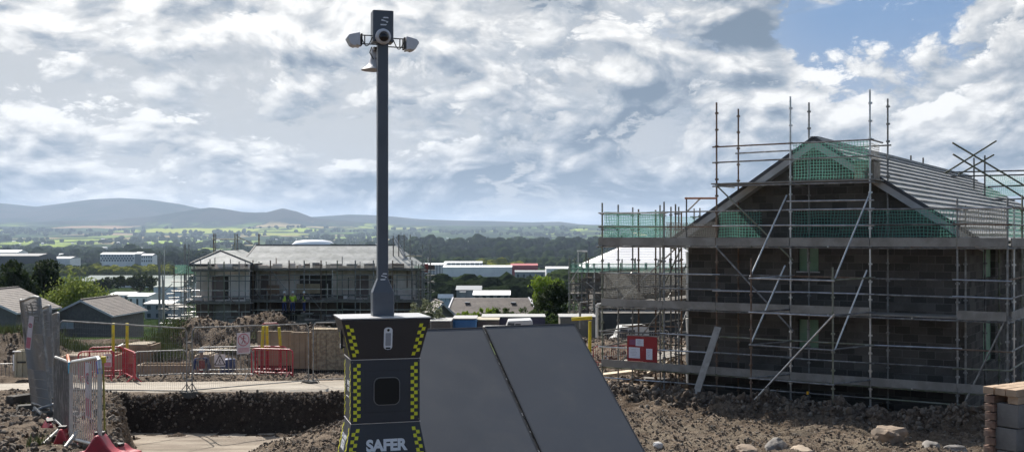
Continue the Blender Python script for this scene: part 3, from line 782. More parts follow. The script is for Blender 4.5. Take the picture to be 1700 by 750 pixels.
# ================================================================ surveillance tower
PH = R(16)
TW = thing('surveillance_tower', 'dark grey camera tower with yellow checks, tall mast and the word SAFER', 'security tower', (-1.2915, 10.738, 2.52), PH)
DT, DM, DB = .60, .50, .62
tz = lambda z: z-2.52
def shell_mat(name, c):
    return mat(name, c, .42, .0, .5, col2=(c[0]*1.25, c[1]*1.25, c[2]*1.25), vscale=1.5, bump=.03, bscale=60)
shell = shell_mat('anthracite_panel', (.030, .029, .033)); shell2 = shell_mat('blue_grey_panel', (.028, .033, .045)); mastm = shell_mat('mast_blue_grey', (.075, .085, .105))
edge_l = mat('aluminium_edge', (.5, .5, .52), .35, .7)
sideg = shell_mat('grey_panel', (.055, .056, .062))
yel = mat('fluorescent_yellow', (.78, .76, .04), .5); whitev = mat('white_vinyl', (.78, .80, .84), .45)
def frust(z0, w0, z1, w1, name, m_, d0=None, d1=None, bev=.006):
    dd_ = {.865: DT, .67: DM, .89: DB, .8: .55}; mb = MB(); d0 = dd_[w0]; d1 = dd_[w1]
    mb.add([(-w0/2, -d0/2, z0), (w0/2, -d0/2, z0), (w0/2, d0/2, z0), (-w0/2, d0/2, z0), (-w1/2, -d1/2, z1), (w1/2, -d1/2, z1), (w1/2, d1/2, z1), (-w1/2, d1/2, z1)],
           [(3, 2, 1, 0), (4, 5, 6, 7), (0, 1, 5, 4), (1, 2, 6, 5), (2, 3, 7, 6), (3, 0, 4, 7)])
    return mb.build(name, m_, TW, bevel=bev)
ZT, Z1, Z2, Z3 = tz(4.235), tz(3.83), tz(3.215), tz(2.62)
WT, WM, WB = .865, .67, .89
top = frust(Z1+.004, WM, ZT-.02, WT, 'upper_housing', shell)
mid = frust(Z2+.004, WM, Z1-.002, WM, 'middle_housing', shell2)
low = frust(Z3, WB, Z2-.002, WM, 'lower_housing', shell2)
frust(0, .8, Z3, .8, 'plinth', black)
lid = MB().box((0, 0, ZT-.008), (WT+.012, DT+.012, .014)).build('lid', mat('lid_paint', (.42, .42, .44), .35, col2=(.5, .5, .5)), TW, bevel=.004)
sm = MB()
for z in (Z1, Z2):
    for sy in (-1, 1): sm.box((0, sy*(DM/2+.002), z), (WM+.01, .006, .007)); sm.box((sy*(WM/2+.002), 0, z), (.006, DM-.004, .007))
sm.build('seam_strip', edge_l, TW)
def face_pt(face, x, z, off=.0025):
    """point on a face: x across (-1..1 = edge to edge), z height, returns local point"""
    if z >= Z1: w_ = lerp(WM, WT, (z-Z1)/(ZT-Z1))
    elif z >= Z2: w_ = WM
    else: w_ = lerp(WM, WB, (Z2-z)/(Z2-Z3))
    if z >= Z1: d_ = lerp(DM, DT, (z-Z1)/(ZT-Z1))
    elif z >= Z2: d_ = DM
    else: d_ = lerp(DM, DB, (Z2-z)/(Z2-Z3))
    if face == 'f': return Vector((x*w_/2, -d_/2-off, z)), w_
    return Vector((-w_/2-off, -x*d_/2, z)), d_
def checks(face, z0, z1, side, cols=2, sz=.0345, parent=None, start=0):
    mb = MB(); rows = int((z1-z0)/sz)
    for r in range(rows):
        for c in range(cols):
            if (r+c+start) % 2: continue
            ps = []
            for dx, dz_ in ((0, 0), (1, 0), (1, 1), (0, 1)):
                z = z0+(r+dz_)*sz
                p_, w_ = face_pt(face, 0, z)
                m_in = w_/2-(.022 + (c+dx)*sz)
                if face == 'f': ps.append(Vector((side*m_in, p_.y, z)))
                else: ps.append(Vector((p_.x, -m_in*side, z)))
            mb.quad(*ps)
    return mb.build('hazard_checks', yel, parent)
for face in ('f', 's'):
    for side in ((-1, 1) if face == 'f' else (1, -1)):
        checks(face, Z1+.03, ZT-.05, side, parent=top, start=0 if side < 0 else 1)
        checks(face, Z2+.025, Z1-.01, side, parent=mid, start=0 if side < 0 else 1)
        checks(face, Z3+.1, Z2-.03, side, parent=low, start=1)
# intercom plate and black window
def rrect(cx, cz, w_, h_, r, n=5):
    pts = []
    for qx, qz, a0 in ((1, 1, 0), (-1, 1, 90), (-1, -1, 180), (1, -1, 270)):
        for i in range(n+1):
            a = R(a0+90*i/n); pts.append((cx+qx*(w_/2-r)+r*math.cos(a), cz+qz*(h_/2-r)+r*math.sin(a)))
    return pts
def plate(pts, y, th, name, m_, parent, tilt=None):
    mb = MB(); mb.prism([(x, y, z) for x, z in pts], (0, -th, 0))
    return mb.build(name, m_, parent)
zi = tz(3.985+.055); yi = -face_pt('f', 0, zi-.1)[1]/2
nrm_t = (WT-WM)/2/(ZT-Z1)
def tilt_front(o_, zc):
    return o_
def on_front(pts, zc, off, th, name, m_, parent):
    mb = MB(); ps = []
    for x, z in pts:
        p_, _ = face_pt('f', 0, z, off); ps.append((x, p_.y, z))
    mb.prism(ps, (0, -th, 0)); return mb.build(name, m_, parent)
zc = tz(5-(561-395)/171.4)
ic = on_front(rrect(0.018, zc, .082, .215, .03), zc, .001, .012, 'intercom', whitev, top)
on_front(rrect(0.018, zc-.008, .052, .125, .008), zc, .014, .002, 'speaker_grille', mat('grille_grey', (.33, .34, .37), .6), ic)
on_front(rrect(0.018, zc+.082, .026, .026, .0129), zc, .014, .003, 'button', black, ic)
on_front(rrect(0.018, zc-.093, .045, .016, .007), zc, .014, .003, 'slot', black, ic)
zc = tz(5-(648.5-395)/171.4)
glass = mat('black_glass', (.012, .013, .014), .4, spec=.25)
fr = on_front(rrect(0.01, zc, .258, .272, .06), zc, .001, .010, 'window_frame', mat('frame_grey', (.16, .16, .165), .4), mid)
on_front(rrect(0.01, zc, .240, .254, .053), zc, .0115, .003, 'window', glass, fr)
# faint service panel line
pl = MB()
for x0, z0, x1, z1 in ((-.2, zc+.2, .23, zc+.2), (-.2, zc-.2, .23, zc-.2), (-.2, zc-.2, -.2, zc+.2), (.23, zc-.2, .23, zc+.2)):
    pl.box(((x0+x1)/2, -DM/2-.001, (z0+z1)/2), (abs(x1-x0)+.002, .002, abs(z1-z0)+.002))
pl.build('service_panel', mat('panel_gap', (.012, .012, .014), .6), mid)
for px_, pz_ in [(sx*.31, z) for sx in (-1, 1) for z in (Z1-.03, Z2+.03)]:
    pass
bl = MB()
for sx in (-1, 1):
    for z in (Z1-.025, (Z1+Z2)/2, Z2+.025): bl.tube((sx*.322, -DM/2-.004, z), (sx*.322, -DM/2, z), .005, 8)
bl.build('bolt', galv, mid)
def text(s, size, m_, parent, loc, rot, off=.004, ext=.0012, align='CENTER', sx=1.0, name='lettering'):
    cu = bpy.data.curves.new(name, 'FONT'); cu.body = s; cu.size = size; cu.extrude = ext; cu.offset = off; cu.align_x = align; cu.align_y = 'CENTER'
    ob = bpy.data.objects.new(name+'_tmp', cu); COL.objects.link(ob)
    dg = bpy.context.evaluated_depsgraph_get()
    me = bpy.data.meshes.new_from_object(ob.evaluated_get(dg)); me.name = name
    bpy.data.objects.remove(ob)
    me.materials.clear(); me.materials.append(m_)
    o_ = bpy.data.objects.new(name, me); COL.objects.link(o_)
    if parent: o_.parent = parent
    o_.location = loc; o_.rotation_euler = rot; o_.scale = (sx, 1, 1)
    return o_
lean = math.atan((DB-DM)/2/(Z2-Z3)); lean_s = math.atan((WB-WM)/2/(Z2-Z3))
zc = tz(5-(738-395)/171.4)
p_, _ = face_pt('f', 0, zc, .004)
text('SAFER', .148, whitev, low, (0.002, p_.y, zc), (R(90)-lean, 0, 0), off=.0072, sx=.97)
# side marks
def side_text(s, size, z, y=0.0, off=.002, parent=None):
    p_, _ = face_pt('s', 0, z, .004)
    ln = 0 if z > Z2 else lean_s
    return text(s, size, whitev, parent, (p_.x, y, z), Euler((R(90)-ln, 0, R(-90))), off=off)
side_text('SAFER', .065, tz(5-(637-395)/171.4), -.09, parent=mid); side_text('SITES', .05, tz(5-(647-395)/171.4), -.09, .001, parent=mid); side_text('________', .04, tz(5-(657-395)/171.4), -.02, parent=mid)
side_text('CALL NOW', .06, tz(5-(728-395)/171.4), 0, parent=low); side_text('0351', .12, tz(5-(742-395)/171.4), 0, .004, parent=low)
dm = MB()
for dx, dz_ in ((.12, 0), (.15, .03), (.15, -.03), (.12, -.06)):
    z = tz(5-(636-395)/171.4)+dz_; dm.box((-WM/2-.003, .0+dx, z), (.003, .018, .018))
dm.build('emblem', whitev, mid)
hd = MB().box((-.40, -.05, tz(4.02)), (.02, .035, .20)).box((-.385, -.05, tz(4.10)), (.03, .02, .02)).box((-.385, -.05, tz(3.94)), (.03, .02, .02))
hd.build('handle', black, TW)
MB().box((-.413, -.05, tz(3.95)), (.004, .025, .04)).build('latch_label', whitev, TW)
# mast
def octo(w_, d_, z, c=.012, y=0):
    return [Vector(p) for p in ((-w_/2+c, y-d_/2, z), (w_/2-c, y-d_/2, z), (w_/2, y-d_/2+c, z), (w_/2, y+d_/2-c, z), (w_/2-c, y+d_/2, z), (-w_/2+c, y+d_/2, z), (-w_/2, y+d_/2-c, z), (-w_/2, y-d_/2+c, z))]
MX = .008
def shift(rings): return [[p+Vector((MX, 0, 0)) for p in r] for r in rings]
zA, zB, zC, zTop = ZT+.0, tz(4.465), tz(4.60), tz(7.24)
MB().loft(shift([octo(.213, .15, zA, .01), octo(.213, .15, zB, .01), octo(.104, .10, zC, .01)])).build('mast_foot', mastm, TW)
MB().loft(shift([octo(.104, .10, zC+.001, .008), octo(.104, .10, tz(7.06), .008)])).build('mast', mastm, TW)
hdm = MB().loft(shift([octo(.205, .17, tz(6.93), .012, .02), octo(.205, .17, zTop, .012, .02)])).build('mast_head', mastm, TW, bevel=.004)
def s_mark(sc, x, y, z, parent):
    mb = MB()
    k = sc
    for poly in (((-.2, .36), (.5, .36), (.38, .5), (-.05, .5)), ((-.42, .22), (-.3, .10), (.45, .0), (.5, .1), (.42, .12), (-.42, .26)), ((.5, .1), (.38, -.18), (.26, -.12), (.32, .04)), ((-.5, -.5), (.2, -.5), (.3, -.36), (-.4, -.36))):
        pass
    for poly in (((-.22, .38), (.52, .38), (.46, .54), (-.10, .54)), ((-.44, .06), (-.36, .24), (.50, -.04), (.38, -.20), (.22, -.16), (.26, -.04)), ((-.52, -.54), (.22, -.54), (.30, -.38), (-.50, -.38))):
        mb.prism([(x+px*k, y, z+pz*k) for px, pz in poly], (0, -.002, 0))
    return mb.build('emblem', whitev, parent)
s_mark(.078, MX+.01, -.067, tz(7.132), hdm)
s_mark(.062, MX+.005, -.0505, tz(4.62), TW)
whitec = mat('white_camera_shell', (.60, .61, .65), .4, col2=(.52, .53, .57), vscale=5); lens = mat('dark_lens', (.01, .01, .012), .08)
# dome camera: white cup tilted forward with a black eye
dz0 = tz(5+(395-55.5)/171.4)
Mf = Matrix.Rotation(R(97), 3, 'X')
dc = MB().lathe([(0, -.01), (.055, -.01), (.074, .02), (.078, .05), (.070, .085), (.050, .105), (.047, .10)], (0, -.045, dz0), 28, Mf).build('dome_camera', whitec, TW, smooth=True)
MB().lathe([(.048, .100), (.044, .118), (.030, .134), (.012, .141), (0, .142)], (0, -.045, dz0), 24, Matrix.Rotation(R(100), 3, 'X')).build('lens', lens, dc, smooth=True)
MB().tube((0, 0, dz0), (0, -.05, dz0), .04, 14).build('mount', galv_dark, dc)
for sx in (-1, 1):
    xc = MX+sx*.285; zf = tz(5+(395-(61.5 if sx < 0 else 64.5))/171.4)
    # hooded infra-red floodlight: thick wedge body
    b_ = MB()
    prof = [(-.062, .045), (.045, .068), (.062, .062), (.062, -.075), (-.02, -.062), (-.07, .0)] if True else []
    prof = [(-.075, .012), (-.05, .045), (.055, .070), (.060, -.070), (.020, -.060), (.005, -.072), (-.035, -.058)]
    b_.prism([(xc-sx*(-px), -.075, zf+pz) for px, pz in [(p[0]*1.0, p[1]) for p in prof]] if sx > 0 else [(xc+px, -.075, zf+pz) for px, pz in prof], (0, .15, 0))
    if sx > 0:
        b_ = MB().prism([(xc-px, -.075, zf+pz) for px, pz in prof], (0, .15, 0))
    fl = b_.build('floodlight', whitec, TW, bevel=.012)
    MB().box((xc-sx*.072, -.01, zf), (.014, .12, .11)).build('back_plate', black, fl)
    br = MB()
    for dz_ in (.05, -.035): br.tube((xc-sx*.065, 0, zf+dz_), (MX, 0, zf+dz_), .006, 6)
    br.tube((xc-sx*.11, 0, zf+.05), (xc-sx*.11, 0, zf-.035), .006, 6)
    pts = [Vector((xc-sx*(.07+.11*t__), -.03, zf+.03-.09*math.sin(math.pi*t__))) for t__ in [i/8 for i in range(9)]]
    br.path(pts, .005)
    br.build('bracket', black, fl)
hz_ = tz(5+(395-106)/171.4); hx = MX-.055
hn = MB().lathe([(.0, .225), (.028, .225), (.032, .18), (.036, .12), (.055, .07), (.085, .03), (.130, .0), (.133, -.004), (.126, -.002), (.05, .06)], (hx, .17, hz_), 26).build('horn_speaker', whitec, TW, smooth=True)
MB().tube((hx, .17, hz_+.10), (MX, .03, hz_+.12), .012).box((hx+.01, .12, hz_+.20), (.05, .09, .03)).build('bracket', galv_dark, hn)
MB().path([(hx-.03, .13, hz_+.22), (hx-.055, .10, hz_+.16), (hx-.02, .08, hz_+.09)], .006).build('cable', black, hn)

# ================================================================ solar array
e_ = Vector((.927, .375, 0)); v_ = Vector((.375*.819, -.927*.819, -.574)); nn = e_.cross(v_)*-1
if nn.z < 0: nn = -nn
T0 = Vector((-.362, 13.87, 3.856))
SA = thing('solar_array', 'two large dark sloping solar panels beside the camera tower', 'solar panels', (T0.x, T0.y, 2.3))
panelm = mat('dark_solar_sheet', (.050, .061, .080), .38, spec=.5, col2=(.057, .069, .088), vscale=.8)
n_, p_ = nt_of(panelm); c_ = n_.n('ShaderNodeTexCoord').outputs['Object']
du_ = n_.m('MULTIPLY', n_.ss(n_.noise(c_, 1.7, 6, .7), .48, .75), .22)
n_.put(p_.inputs['Base Color'], n_.mix(du_, n_.mix(n_.ss(n_.noise(c_, .8, 4), .35, .65), (.042, .050, .066), (.048, .057, .074)), (.11, .108, .105)))
n_.put(p_.inputs['Roughness'], n_.m('ADD', .33, n_.m('MULTIPLY', n_.noise(c_, 3, 5, .7), .25)))
TL = T0-SA.location
def panel(x0, x1, lift=0.0):
    a = TL+e_*x0+nn*lift; b = TL+e_*x1+nn*lift
    mb = MB(); L_ = 2.62
    lo = [a, b, b+v_*L_, a+v_*L_]
    mb.add([*lo, *[p-nn*.035 for p in lo]], [(0, 1, 2, 3), (7, 6, 5, 4), (0, 4, 5, 1), (1, 5, 6, 2), (2, 6, 7, 3), (3, 7, 4, 0)])
    o_ = mb.build('solar_panel', panelm, SA)
    fm = MB()
    for p_, q_ in ((a, b), (b, b+v_*L_), (a, a+v_*L_)): fm.bar(p_-nn*.015, q_-nn*.015, .014, .042, up=nn)
    fm.build('panel_frame', mat('black_frame', (.015, .017, .024), .35, spec=.6), o_)
    return o_
panel(-1.55, -.02); panel(.018, 1.272, .012)
MB().bar(TL+e_*-.002-nn*.03, TL+e_*-.002+v_*2.62-nn*.03, .05, .03, up=nn).build('centre_channel', black, SA)
for i in range(24):
    t0 = .06+i*.10
    if random.random() < .8: MB().bar(TL+e_*(-.005+random.uniform(-.006, .006))+v_*t0-nn*.006, TL+e_*(-.005+random.uniform(-.006, .006))+v_*(t0+random.uniform(.015, .05))-nn*.006, random.uniform(.006, .012), .008, up=nn).build('clamp', galv_dark if i % 3 else galv_bright, SA)
MB().bar(TL+e_*-.01+v_*.3-nn*.004, TL+e_*-.01+v_*.52-nn*.004, .016, .006, up=nn).build('lime_marker', mat('lime_tape', (.35, .45, .12), .6), SA)
for x in (-1.3, -.3, .4, 1.05):
    a = TL+e_*x-nn*.06+v_*.25
    MB().tube(a, (a.x+.25, a.y+.25, 0.0), .025, 8).build('leg', galv, SA)
MB().bar(TL+e_*-1.5-nn*.06+v_*.3, TL+e_*1.25-nn*.06+v_*.3, .04, .04).build('cross_rail', galv, SA)
MB().bar(TL+e_*-1.5-nn*.06+v_*2.2, TL+e_*1.25-nn*.06+v_*2.2, .04, .04).build('cross_rail', galv, SA)
# ================================================================ fences, barriers and loose things on the site
wire = mat('fence_wire', (.27, .27, .27), .5, .5)
def gz(x, y): return ground_z(x, y)
def heras(label, p0, p1, h0=2.0, h1=2.0, lean=(0, 0, 0), base=True, group=None, fabric=None, nv=58, wr=.0022, fr=.021, wavy=0.0):
    p0 = Vector(p0); p1 = Vector(p1); lean = Vector(lean)
    t_ = thing('mesh_fence_panel', label, 'fence panel', p0, 0, group)
    d = p1-p0
    def P(s, t__):
        h = lerp(h0, h1, s)
        return d*s + Vector((0, 0, h*t__)) + lean*(h*t__) + Vector((wavy*math.sin(7*s+2*t__)*t__, wavy*.6*math.cos(9*t__+3*s), wavy*.4*math.sin(11*s)*t__))
    mb = MB(); c = .045
    o = [P(0, .04), P(0, 1-c*1.6), P(.006, 1-c*.8), P(c*.5, 1), *[P(k/8, 1) for k in range(1, 8)], P(1-c*.5, 1), P(.994, 1-c*.8), P(1, 1-c*1.6), P(1, .04)]
    mb.path(o, fr, 8); mb.tube(P(0, .07), P(1, .07), fr*.8, 8); 
    mb.build('frame', galv, t_)
    wm = MB()
    for i in range(1, nv):
        s = i/nv
        for k in range(3): wm.tube(P(s, .07+.93*k/3), P(s, .07+.93*(k+1)/3), wr, 3, cap=False)
    for j in range(1, 12):
        tt = .07+.93*j/12
        for k in range(6): wm.tube(P(k/6, tt), P((k+1)/6, tt), wr, 3, cap=False)
    wm.build('wire_mesh', wire, t_)
    if fabric:
        fm = MB(); n1, n2 = 14, 6
        fm.add([P(i/n1*.97+.015, .08+.88*j/n2)+Vector((0, .02, 0)) for i in range(n1+1) for j in range(n2+1)], [(i*(n2+1)+j, (i+1)*(n2+1)+j, (i+1)*(n2+1)+j+1, i*(n2+1)+j+1) for i in range(n1) for j in range(n2)])
        fm.build('windbreak_sheet', fabric, t_, smooth=True)
    if base:
        for s in (0.0, 1.0):
            q = P(s, 0); zz = 0
            MB().box((q.x, q.y, q.z+.03), (.62, .24, .16), rz=math.atan2(d.y, d.x)+R(90), taper=.8).build('foot_block', mat('dark_foot_block', (.07, .068, .062), .9, bump=.2), t_, bevel=.01)
            if wr < .003:
                MB().bar(q+Vector((0, 0, .1)), q+Vector((.25, -.3, 0)), .02, .02).bar(q+Vector((0, 0, .35)), q+Vector((-.22, -.1, .05)), .02, .02).bar(q+Vector((0, 0, .35)), q+Vector((.22, -.1, .05)), .02, .02).build('brace', galv_dark, t_)
    return t_, P
def gp(u, d, dz=0.0):
    x = (u-850)/F*d
    return Vector((x, d, site_z(x, d)+dz))
hp = heras('see-through mesh fence panel standing leftmost behind the pit, beside the leaning row', gp(98, 29.5), gp(310, 32.3), 2.0, 2.0)
hp2 = heras('see-through mesh fence panel carrying the no pedestrian sign behind the pit', gp(319, 32.4), gp(512, 34.9), 2.0, 1.95)
hp3 = heras('see-through mesh fence panel half hidden by the camera tower', gp(520, 35), gp(715, 36.5), 1.97, 2.0)
MB().box((0, 0, 0), (.16, .05, .06)).box((0, 0, 1.1), (.16, .05, .06)).build('clip', galv_dark, hp2[0]).location = (-.08, 0, .45)
# signs
def sign(name, label, c, w_, h_, n_dir, kind, rz=0.0, lean=0.0):
    t_ = thing(name, label, 'sign', c, rz)
    whitep = mat('sign_white', (.66, .60, .62), .6, col2=(.60, .54, .57), vscale=4); redp = mat('sign_red', (.50, .16, .20), .6); blk = mat('sign_black', (.05, .04, .04), .6)
    MB().box((0, 0, 0), (w_, .008, h_)).build('plate', whitep, t_)
    def ring(cx, cz, r, th, seg=28):
        mb = MB()
        for i in range(seg):
            a0, a1 = 2*math.pi*i/seg, 2*math.pi*(i+1)/seg
            mb.quad(*[(cx+rr*math.cos(a), -.006, cz+rr*math.sin(a)) for rr, a in ((r, a0), (r, a1), (r-th, a1), (r-th, a0))])
        return mb
    def man(mb, cx, cz, s, yy=-.0065):
        L = lambda a, b, th: mb.bar((cx+a[0]*s, yy, cz+a[1]*s), (cx+b[0]*s, yy, cz+b[1]*s), .002, th*s)
        mb.prism([(cx+.02*s+.09*s*math.cos(q*math.pi/5), yy, cz+.40*s+.09*s*math.sin(q*math.pi/5)) for q in range(10)], (0, -.001, 0))
        L((0, .3), (-.03, -.02), .16); L((0, .25), (.25, .1), .06); L((0, .25), (-.24, .06), .06); L((-.02, 0), (.2, -.42), .09); L((-.02, 0), (-.22, -.42), .09)
    if kind == 'round':
        r = w_*.44
        mb = ring(0, h_*.5-r-w_*.06, r, .03); cz = h_*.5-r-w_*.06
        man_ = MB(); man(man_, 0, cz, r*1.5)
        mb.bar((-r*.68, -.008, cz+r*.68), (r*.68, -.008, cz-r*.68), .002, .025)
        mb.build('prohibition_ring', redp, t_); man_.build('walking_figure', blk if kind == 'x' else mat('sign_brown', (.26, .12, .13), .6), t_)
        tx = MB()
        for i in range(4): tx.box((0, -.006, -h_*.24-i*h_*.055), (w_*(.85-.08*(i % 2)), .002, h_*.028))
        tx.build('text_lines', redp, t_)
    elif kind == 'tri':
        mb = MB(); r = h_*.48
        pts = [(0, r), (-r*.88, -r*.75), (r*.88, -r*.75)]
        for a, b in zip(pts, pts[1:]+pts[:1]): mb.bar((a[0], -.006, a[1]), (b[0], -.006, b[1]), .002, .035)
        mb.build('warning_triangle', blk, t_)
        man_ = MB(); man(man_, 0, -.03, r*1.1); man_.build('walking_figure', blk, t_)
    elif kind == 'strip':
        ring(0, h_*.22, w_*.40, .02).build('prohibition_ring', redp, t_)
        tx = MB().box((0, -.006, -h_*.30), (w_*.86, .002, h_*.32)); tx.build('red_band', redp, t_)
        man_ = MB(); man(man_, 0, h_*.22, w_*.5); man_.build('walking_figure', blk, t_)
    return t_
sp = at(405, 569, 33.35); sign('prohibition_sign', 'pale pedestrian prohibition sign with a red ring hung high on the fence behind the pit', sp+Vector((0, -.06, 0)), .44, .65, None, 'round', rz=R(40))
sp = at(365, 598, 36.4); sign('warning_sign', 'square white sign with a black triangle and a walking figure on the low grey barriers', sp, .36, .40, None, 'tri', rz=R(5))

# pedestrian barriers -------------------------------------------------
def barrier(label, p0, p1, h=1.05, m_=galv_bright, feet='bar', nb=16, r=.018, rb=.008, group=None, cat='barrier', plates=None, foot_m=None):
    p0 = Vector(p0); p1 = Vector(p1); d = p1-p0; n_ = Vector((-d.y, d.x, 0)).normalized()
    t_ = thing('crowd_barrier', label, cat, p0, 0, group)
    P = lambda s, z: d*s+Vector((0, 0, z))
    L = d.length; c = .12/L
    mb = MB().path([P(0, .12), P(0, h-.12), P(c*.3, h-.035), P(c, h), P(1-c, h), P(1-c*.3, h-.035), P(1, h-.12), P(1, .12)], r, 8)
    mb.tube(P(0, .18), P(1, .18), r*.8, 8)
    mb.build('frame', m_, t_)
    bb = MB()
    for i in range(1, nb): bb.tube(P(i/nb, .18), P(i/nb, h), rb, 5, cap=False)
    bb.build('bars', m_, t_)
    if feet == 'bar':
        for s in (.08, .92):
            a = P(s, 0)
            MB().tube(a+n_*.28, a+n_*.02+Vector((0, 0, .22)), r*.8, 6).tube(a-n_*.28, a-n_*.02+Vector((0, 0, .22)), r*.8, 6).build('foot', m_, t_)
    return t_, P
red_bright = mat('bright_red_paint', (.48, .03, .05), .5, col2=(.38, .025, .04), vscale=4)
B36 = 'low grey crowd barriers behind the haul road'
barrier('low grey crowd barrier between the red one and the wire fence joint', gp(222, 36.3), gp(310, 37.0), .98, galv, rb=.012, r=.022)
barrier('low grey crowd barrier carrying the walking figure warning sign', gp(314, 36.9), gp(420, 36.6), .98, galv, rb=.012, r=.022)
barrier('low grey crowd barrier standing behind the one with the warning sign', gp(330, 38.2), gp(441, 38.5), .98, galv, rb=.012, r=.022)
barrier('low grey railing at the far left edge beside the beige cabinet', gp(-70, 40, .3), gp(48, 40.3, .3), .75, galv, nb=18, rb=.012)
barrier('red crowd barrier at the left, facing the road beneath the yellow posts', gp(130, 36.0), gp(189, 36.5), 1.02, red_bright, nb=12, r=.027, rb=.010)
barrier('red crowd barrier directly behind the one facing the road under the yellow posts', gp(148, 38.0), gp(204, 38.3), 1.02, red_bright, nb=12, r=.027, rb=.010)
barrier('red crowd barrier turned edge-on beneath the yellow posts', gp(206, 37.5), gp(224, 35.5), 1.02, red_bright, nb=12, r=.027, rb=.010)
barrier('red crowd barrier in front of the tan boards, nearer the road', gp(418, 37.4), gp(486, 36.8), .98, red_bright, nb=14, r=.027, rb=.010)
barrier('red crowd barrier directly behind another red one by the tan boards', gp(424, 38.5), gp(476, 38.2), .98, red_bright, nb=12, r=.027, rb=.010)
sgn = sign('prohibition_sign', 'round prohibition sign on the red barrier at the left of the road', gp(181, 36.3)+Vector((0, -.12, .72)), .26, .42, None, 'strip')
# yellow marker posts
def goal(label, u, v0, d, lean=0.0, red=True):
    b = gp(u, d); t_ = thing('marker_post', label, 'post', b)
    top = at(u+lean, v0, d)-b
    MB().tube((0, 0, .9), top, .055, 10).build('sleeve', yellow_paint, t_)
    MB().tube((0, 0, -.3), (0, 0, .9), .05, 10).build('post', red_paint if red else galv_dark, t_)
    return t_
goal('yellow topped marker post over the left red barrier, left one of a close pair', 188, 536, 37.6)
goal('yellow topped marker post over the left red barrier, right one of a close pair', 211, 536, 37.8)
goal('lime yellow marker post leftmost against the tan boards', 435, 541, 38.4, 2)
goal('thin orange yellow marker post between two lime ones against the tan boards', 444, 541, 38.9, -1)
goal('lime yellow marker post rightmost against the tan boards', 466, 543, 38.4, -3)
xb = thing('red_pipe', 'red pipe lying across the tops of the yellow posts by the tan boards', 'pipe', at(449, 538, 38.6))
MB().path([(-.29, 0, -.03), (-.22, 0, .03), (.22, 0, .04), (.32, 0, -.05)], .03, 8).build('pipe', red_paint, xb)
# tan boards
tan = mat('chipboard', (.40, .32, .22), .85, col2=(.30, .23, .155), vscale=1.5, bump=.1)
tan2 = mat('stacked_timber_ends', (.42, .34, .22), .85, col2=(.26, .20, .13), vscale=9, contrast=(.42, .58))
for u0, u1, v0, v1, d, lb, mm in ((428, 487, 549, 606, 40.4, 'tan board panel behind the yellow marker posts', tan), (484, 521, 551, 611, 40.0, 'tan board panel between two others, slightly set back', tan),
                                  (519, 584, 545, 612, 39.6, 'large tan board panel of stacked timber beside the camera tower', tan2)):
    a = at(u0, v0, d); b = at(u1, v1, d)
    t_ = thing('board_panel', lb, 'board', ((a.x+b.x)/2, d, 0))
    w_ = b.x-a.x; h_ = a.z-b.z
    MB().box((0, 0, (a.z+b.z)/2), (w_, .5 if mm is tan2 else .12, h_)).build('panel', mm, t_)
    MB().box((0, .1, (b.z-.6)/2), (w_*.98, .5, b.z+.6)).build('bearer', mat('dark_bearer', (.03, .028, .026), .9), t_)
    for i in range(4): MB().box((-w_/2+w_*(i+.5)/4, -.26 if mm is tan2 else -.07, (a.z+b.z)/2), (.012, .02, h_)).build('batten', mat('batten_brown', (.26, .20, .13), .85), t_)
# earth fenced timber boxes and planks in the work area
def crate(label, u0, u1, v0, v1, d, dep, m_, top=None, cat='timber box', name='timber_box'):
    a = at(u0, v0, d); b = at(u1, v1, d)
    t_ = thing(name, label, cat, ((a.x+b.x)/2, d+dep/2, b.z)); w_ = b.x-a.x; h_ = a.z-b.z; th = .06
    mb = MB().box((0, -dep/2+th/2, h_/2), (w_, th, h_)).box((0, dep/2-th/2, h_/2), (w_, th, h_)).box((-w_/2+th/2, 0, h_/2), (th, dep-2*th-.004, h_)).box((w_/2-th/2, 0, h_/2), (th, dep-2*th-.004, h_))
    mb.build('sides', m_, t_); MB().box((0, 0, .03), (w_-2*th-.01, dep-2*th-.01, .05)).build('floor', m_, t_)
    for s in (-.4, 0, .4): MB().box((s*w_, -dep/2-.02, h_/2), (.07, .04, h_*.96)).build('batten', m_, t_)
    if top:
        mb = MB()
        for i in range(4): mb.box((random.uniform(-.1, .1)*w_, lerp(-.4, .4, i/3)*dep, h_+.025), (w_*random.uniform(.5, .9), .16, .04), rz=random.uniform(-.1, .1))
        mb.build('loose_boards', top, t_)
    return t_
ply = mat('brown_plywood', (.32, .23, .15), .8, col2=(.25, .17, .11), vscale=3)
crate('brown plywood box with pale boards on top beside the weedy bank', 203, 251, 573, 603, 43, 1.2, ply, timber_pale)
crate('long low pinkish timber tray behind the left red barrier', 100, 185, 592, 622, 41, 1.6, mat('pink_timber', (.42, .28, .2), .8), timber_pale)
crate('long low timber shutter box behind the grey barriers', 226, 318, 606, 622, 40.6, .9, mat('tan_ply', (.34, .26, .18), .8), None)
crate('short low timber shutter box behind the fence joint', 322, 352, 590, 625, 41.5, .9, mat('tan_ply', (.34, .26, .18), .8), timber_pale)
def pole_thing(name, label, cat, a, b, r, m_):
    t_ = thing(name, label, cat, a); MB().tube((0, 0, 0), Vector(b)-Vector(a), r, 10).build('tube', m_, t_); return t_
mb = MB().bar(at(353, 580, 44), at(440, 573, 44), .2, .05); tag(mb.build('plank', timber_pale), 'long pale plank lying on the dark soil bank, lower of two', 'plank')
mb = MB().bar(at(356, 576.5, 44.6), at(445, 569.5, 44.6), .2, .05); tag(mb.build('plank', timber_pale), 'long pale plank lying on the dark soil bank, upper of two', 'plank')
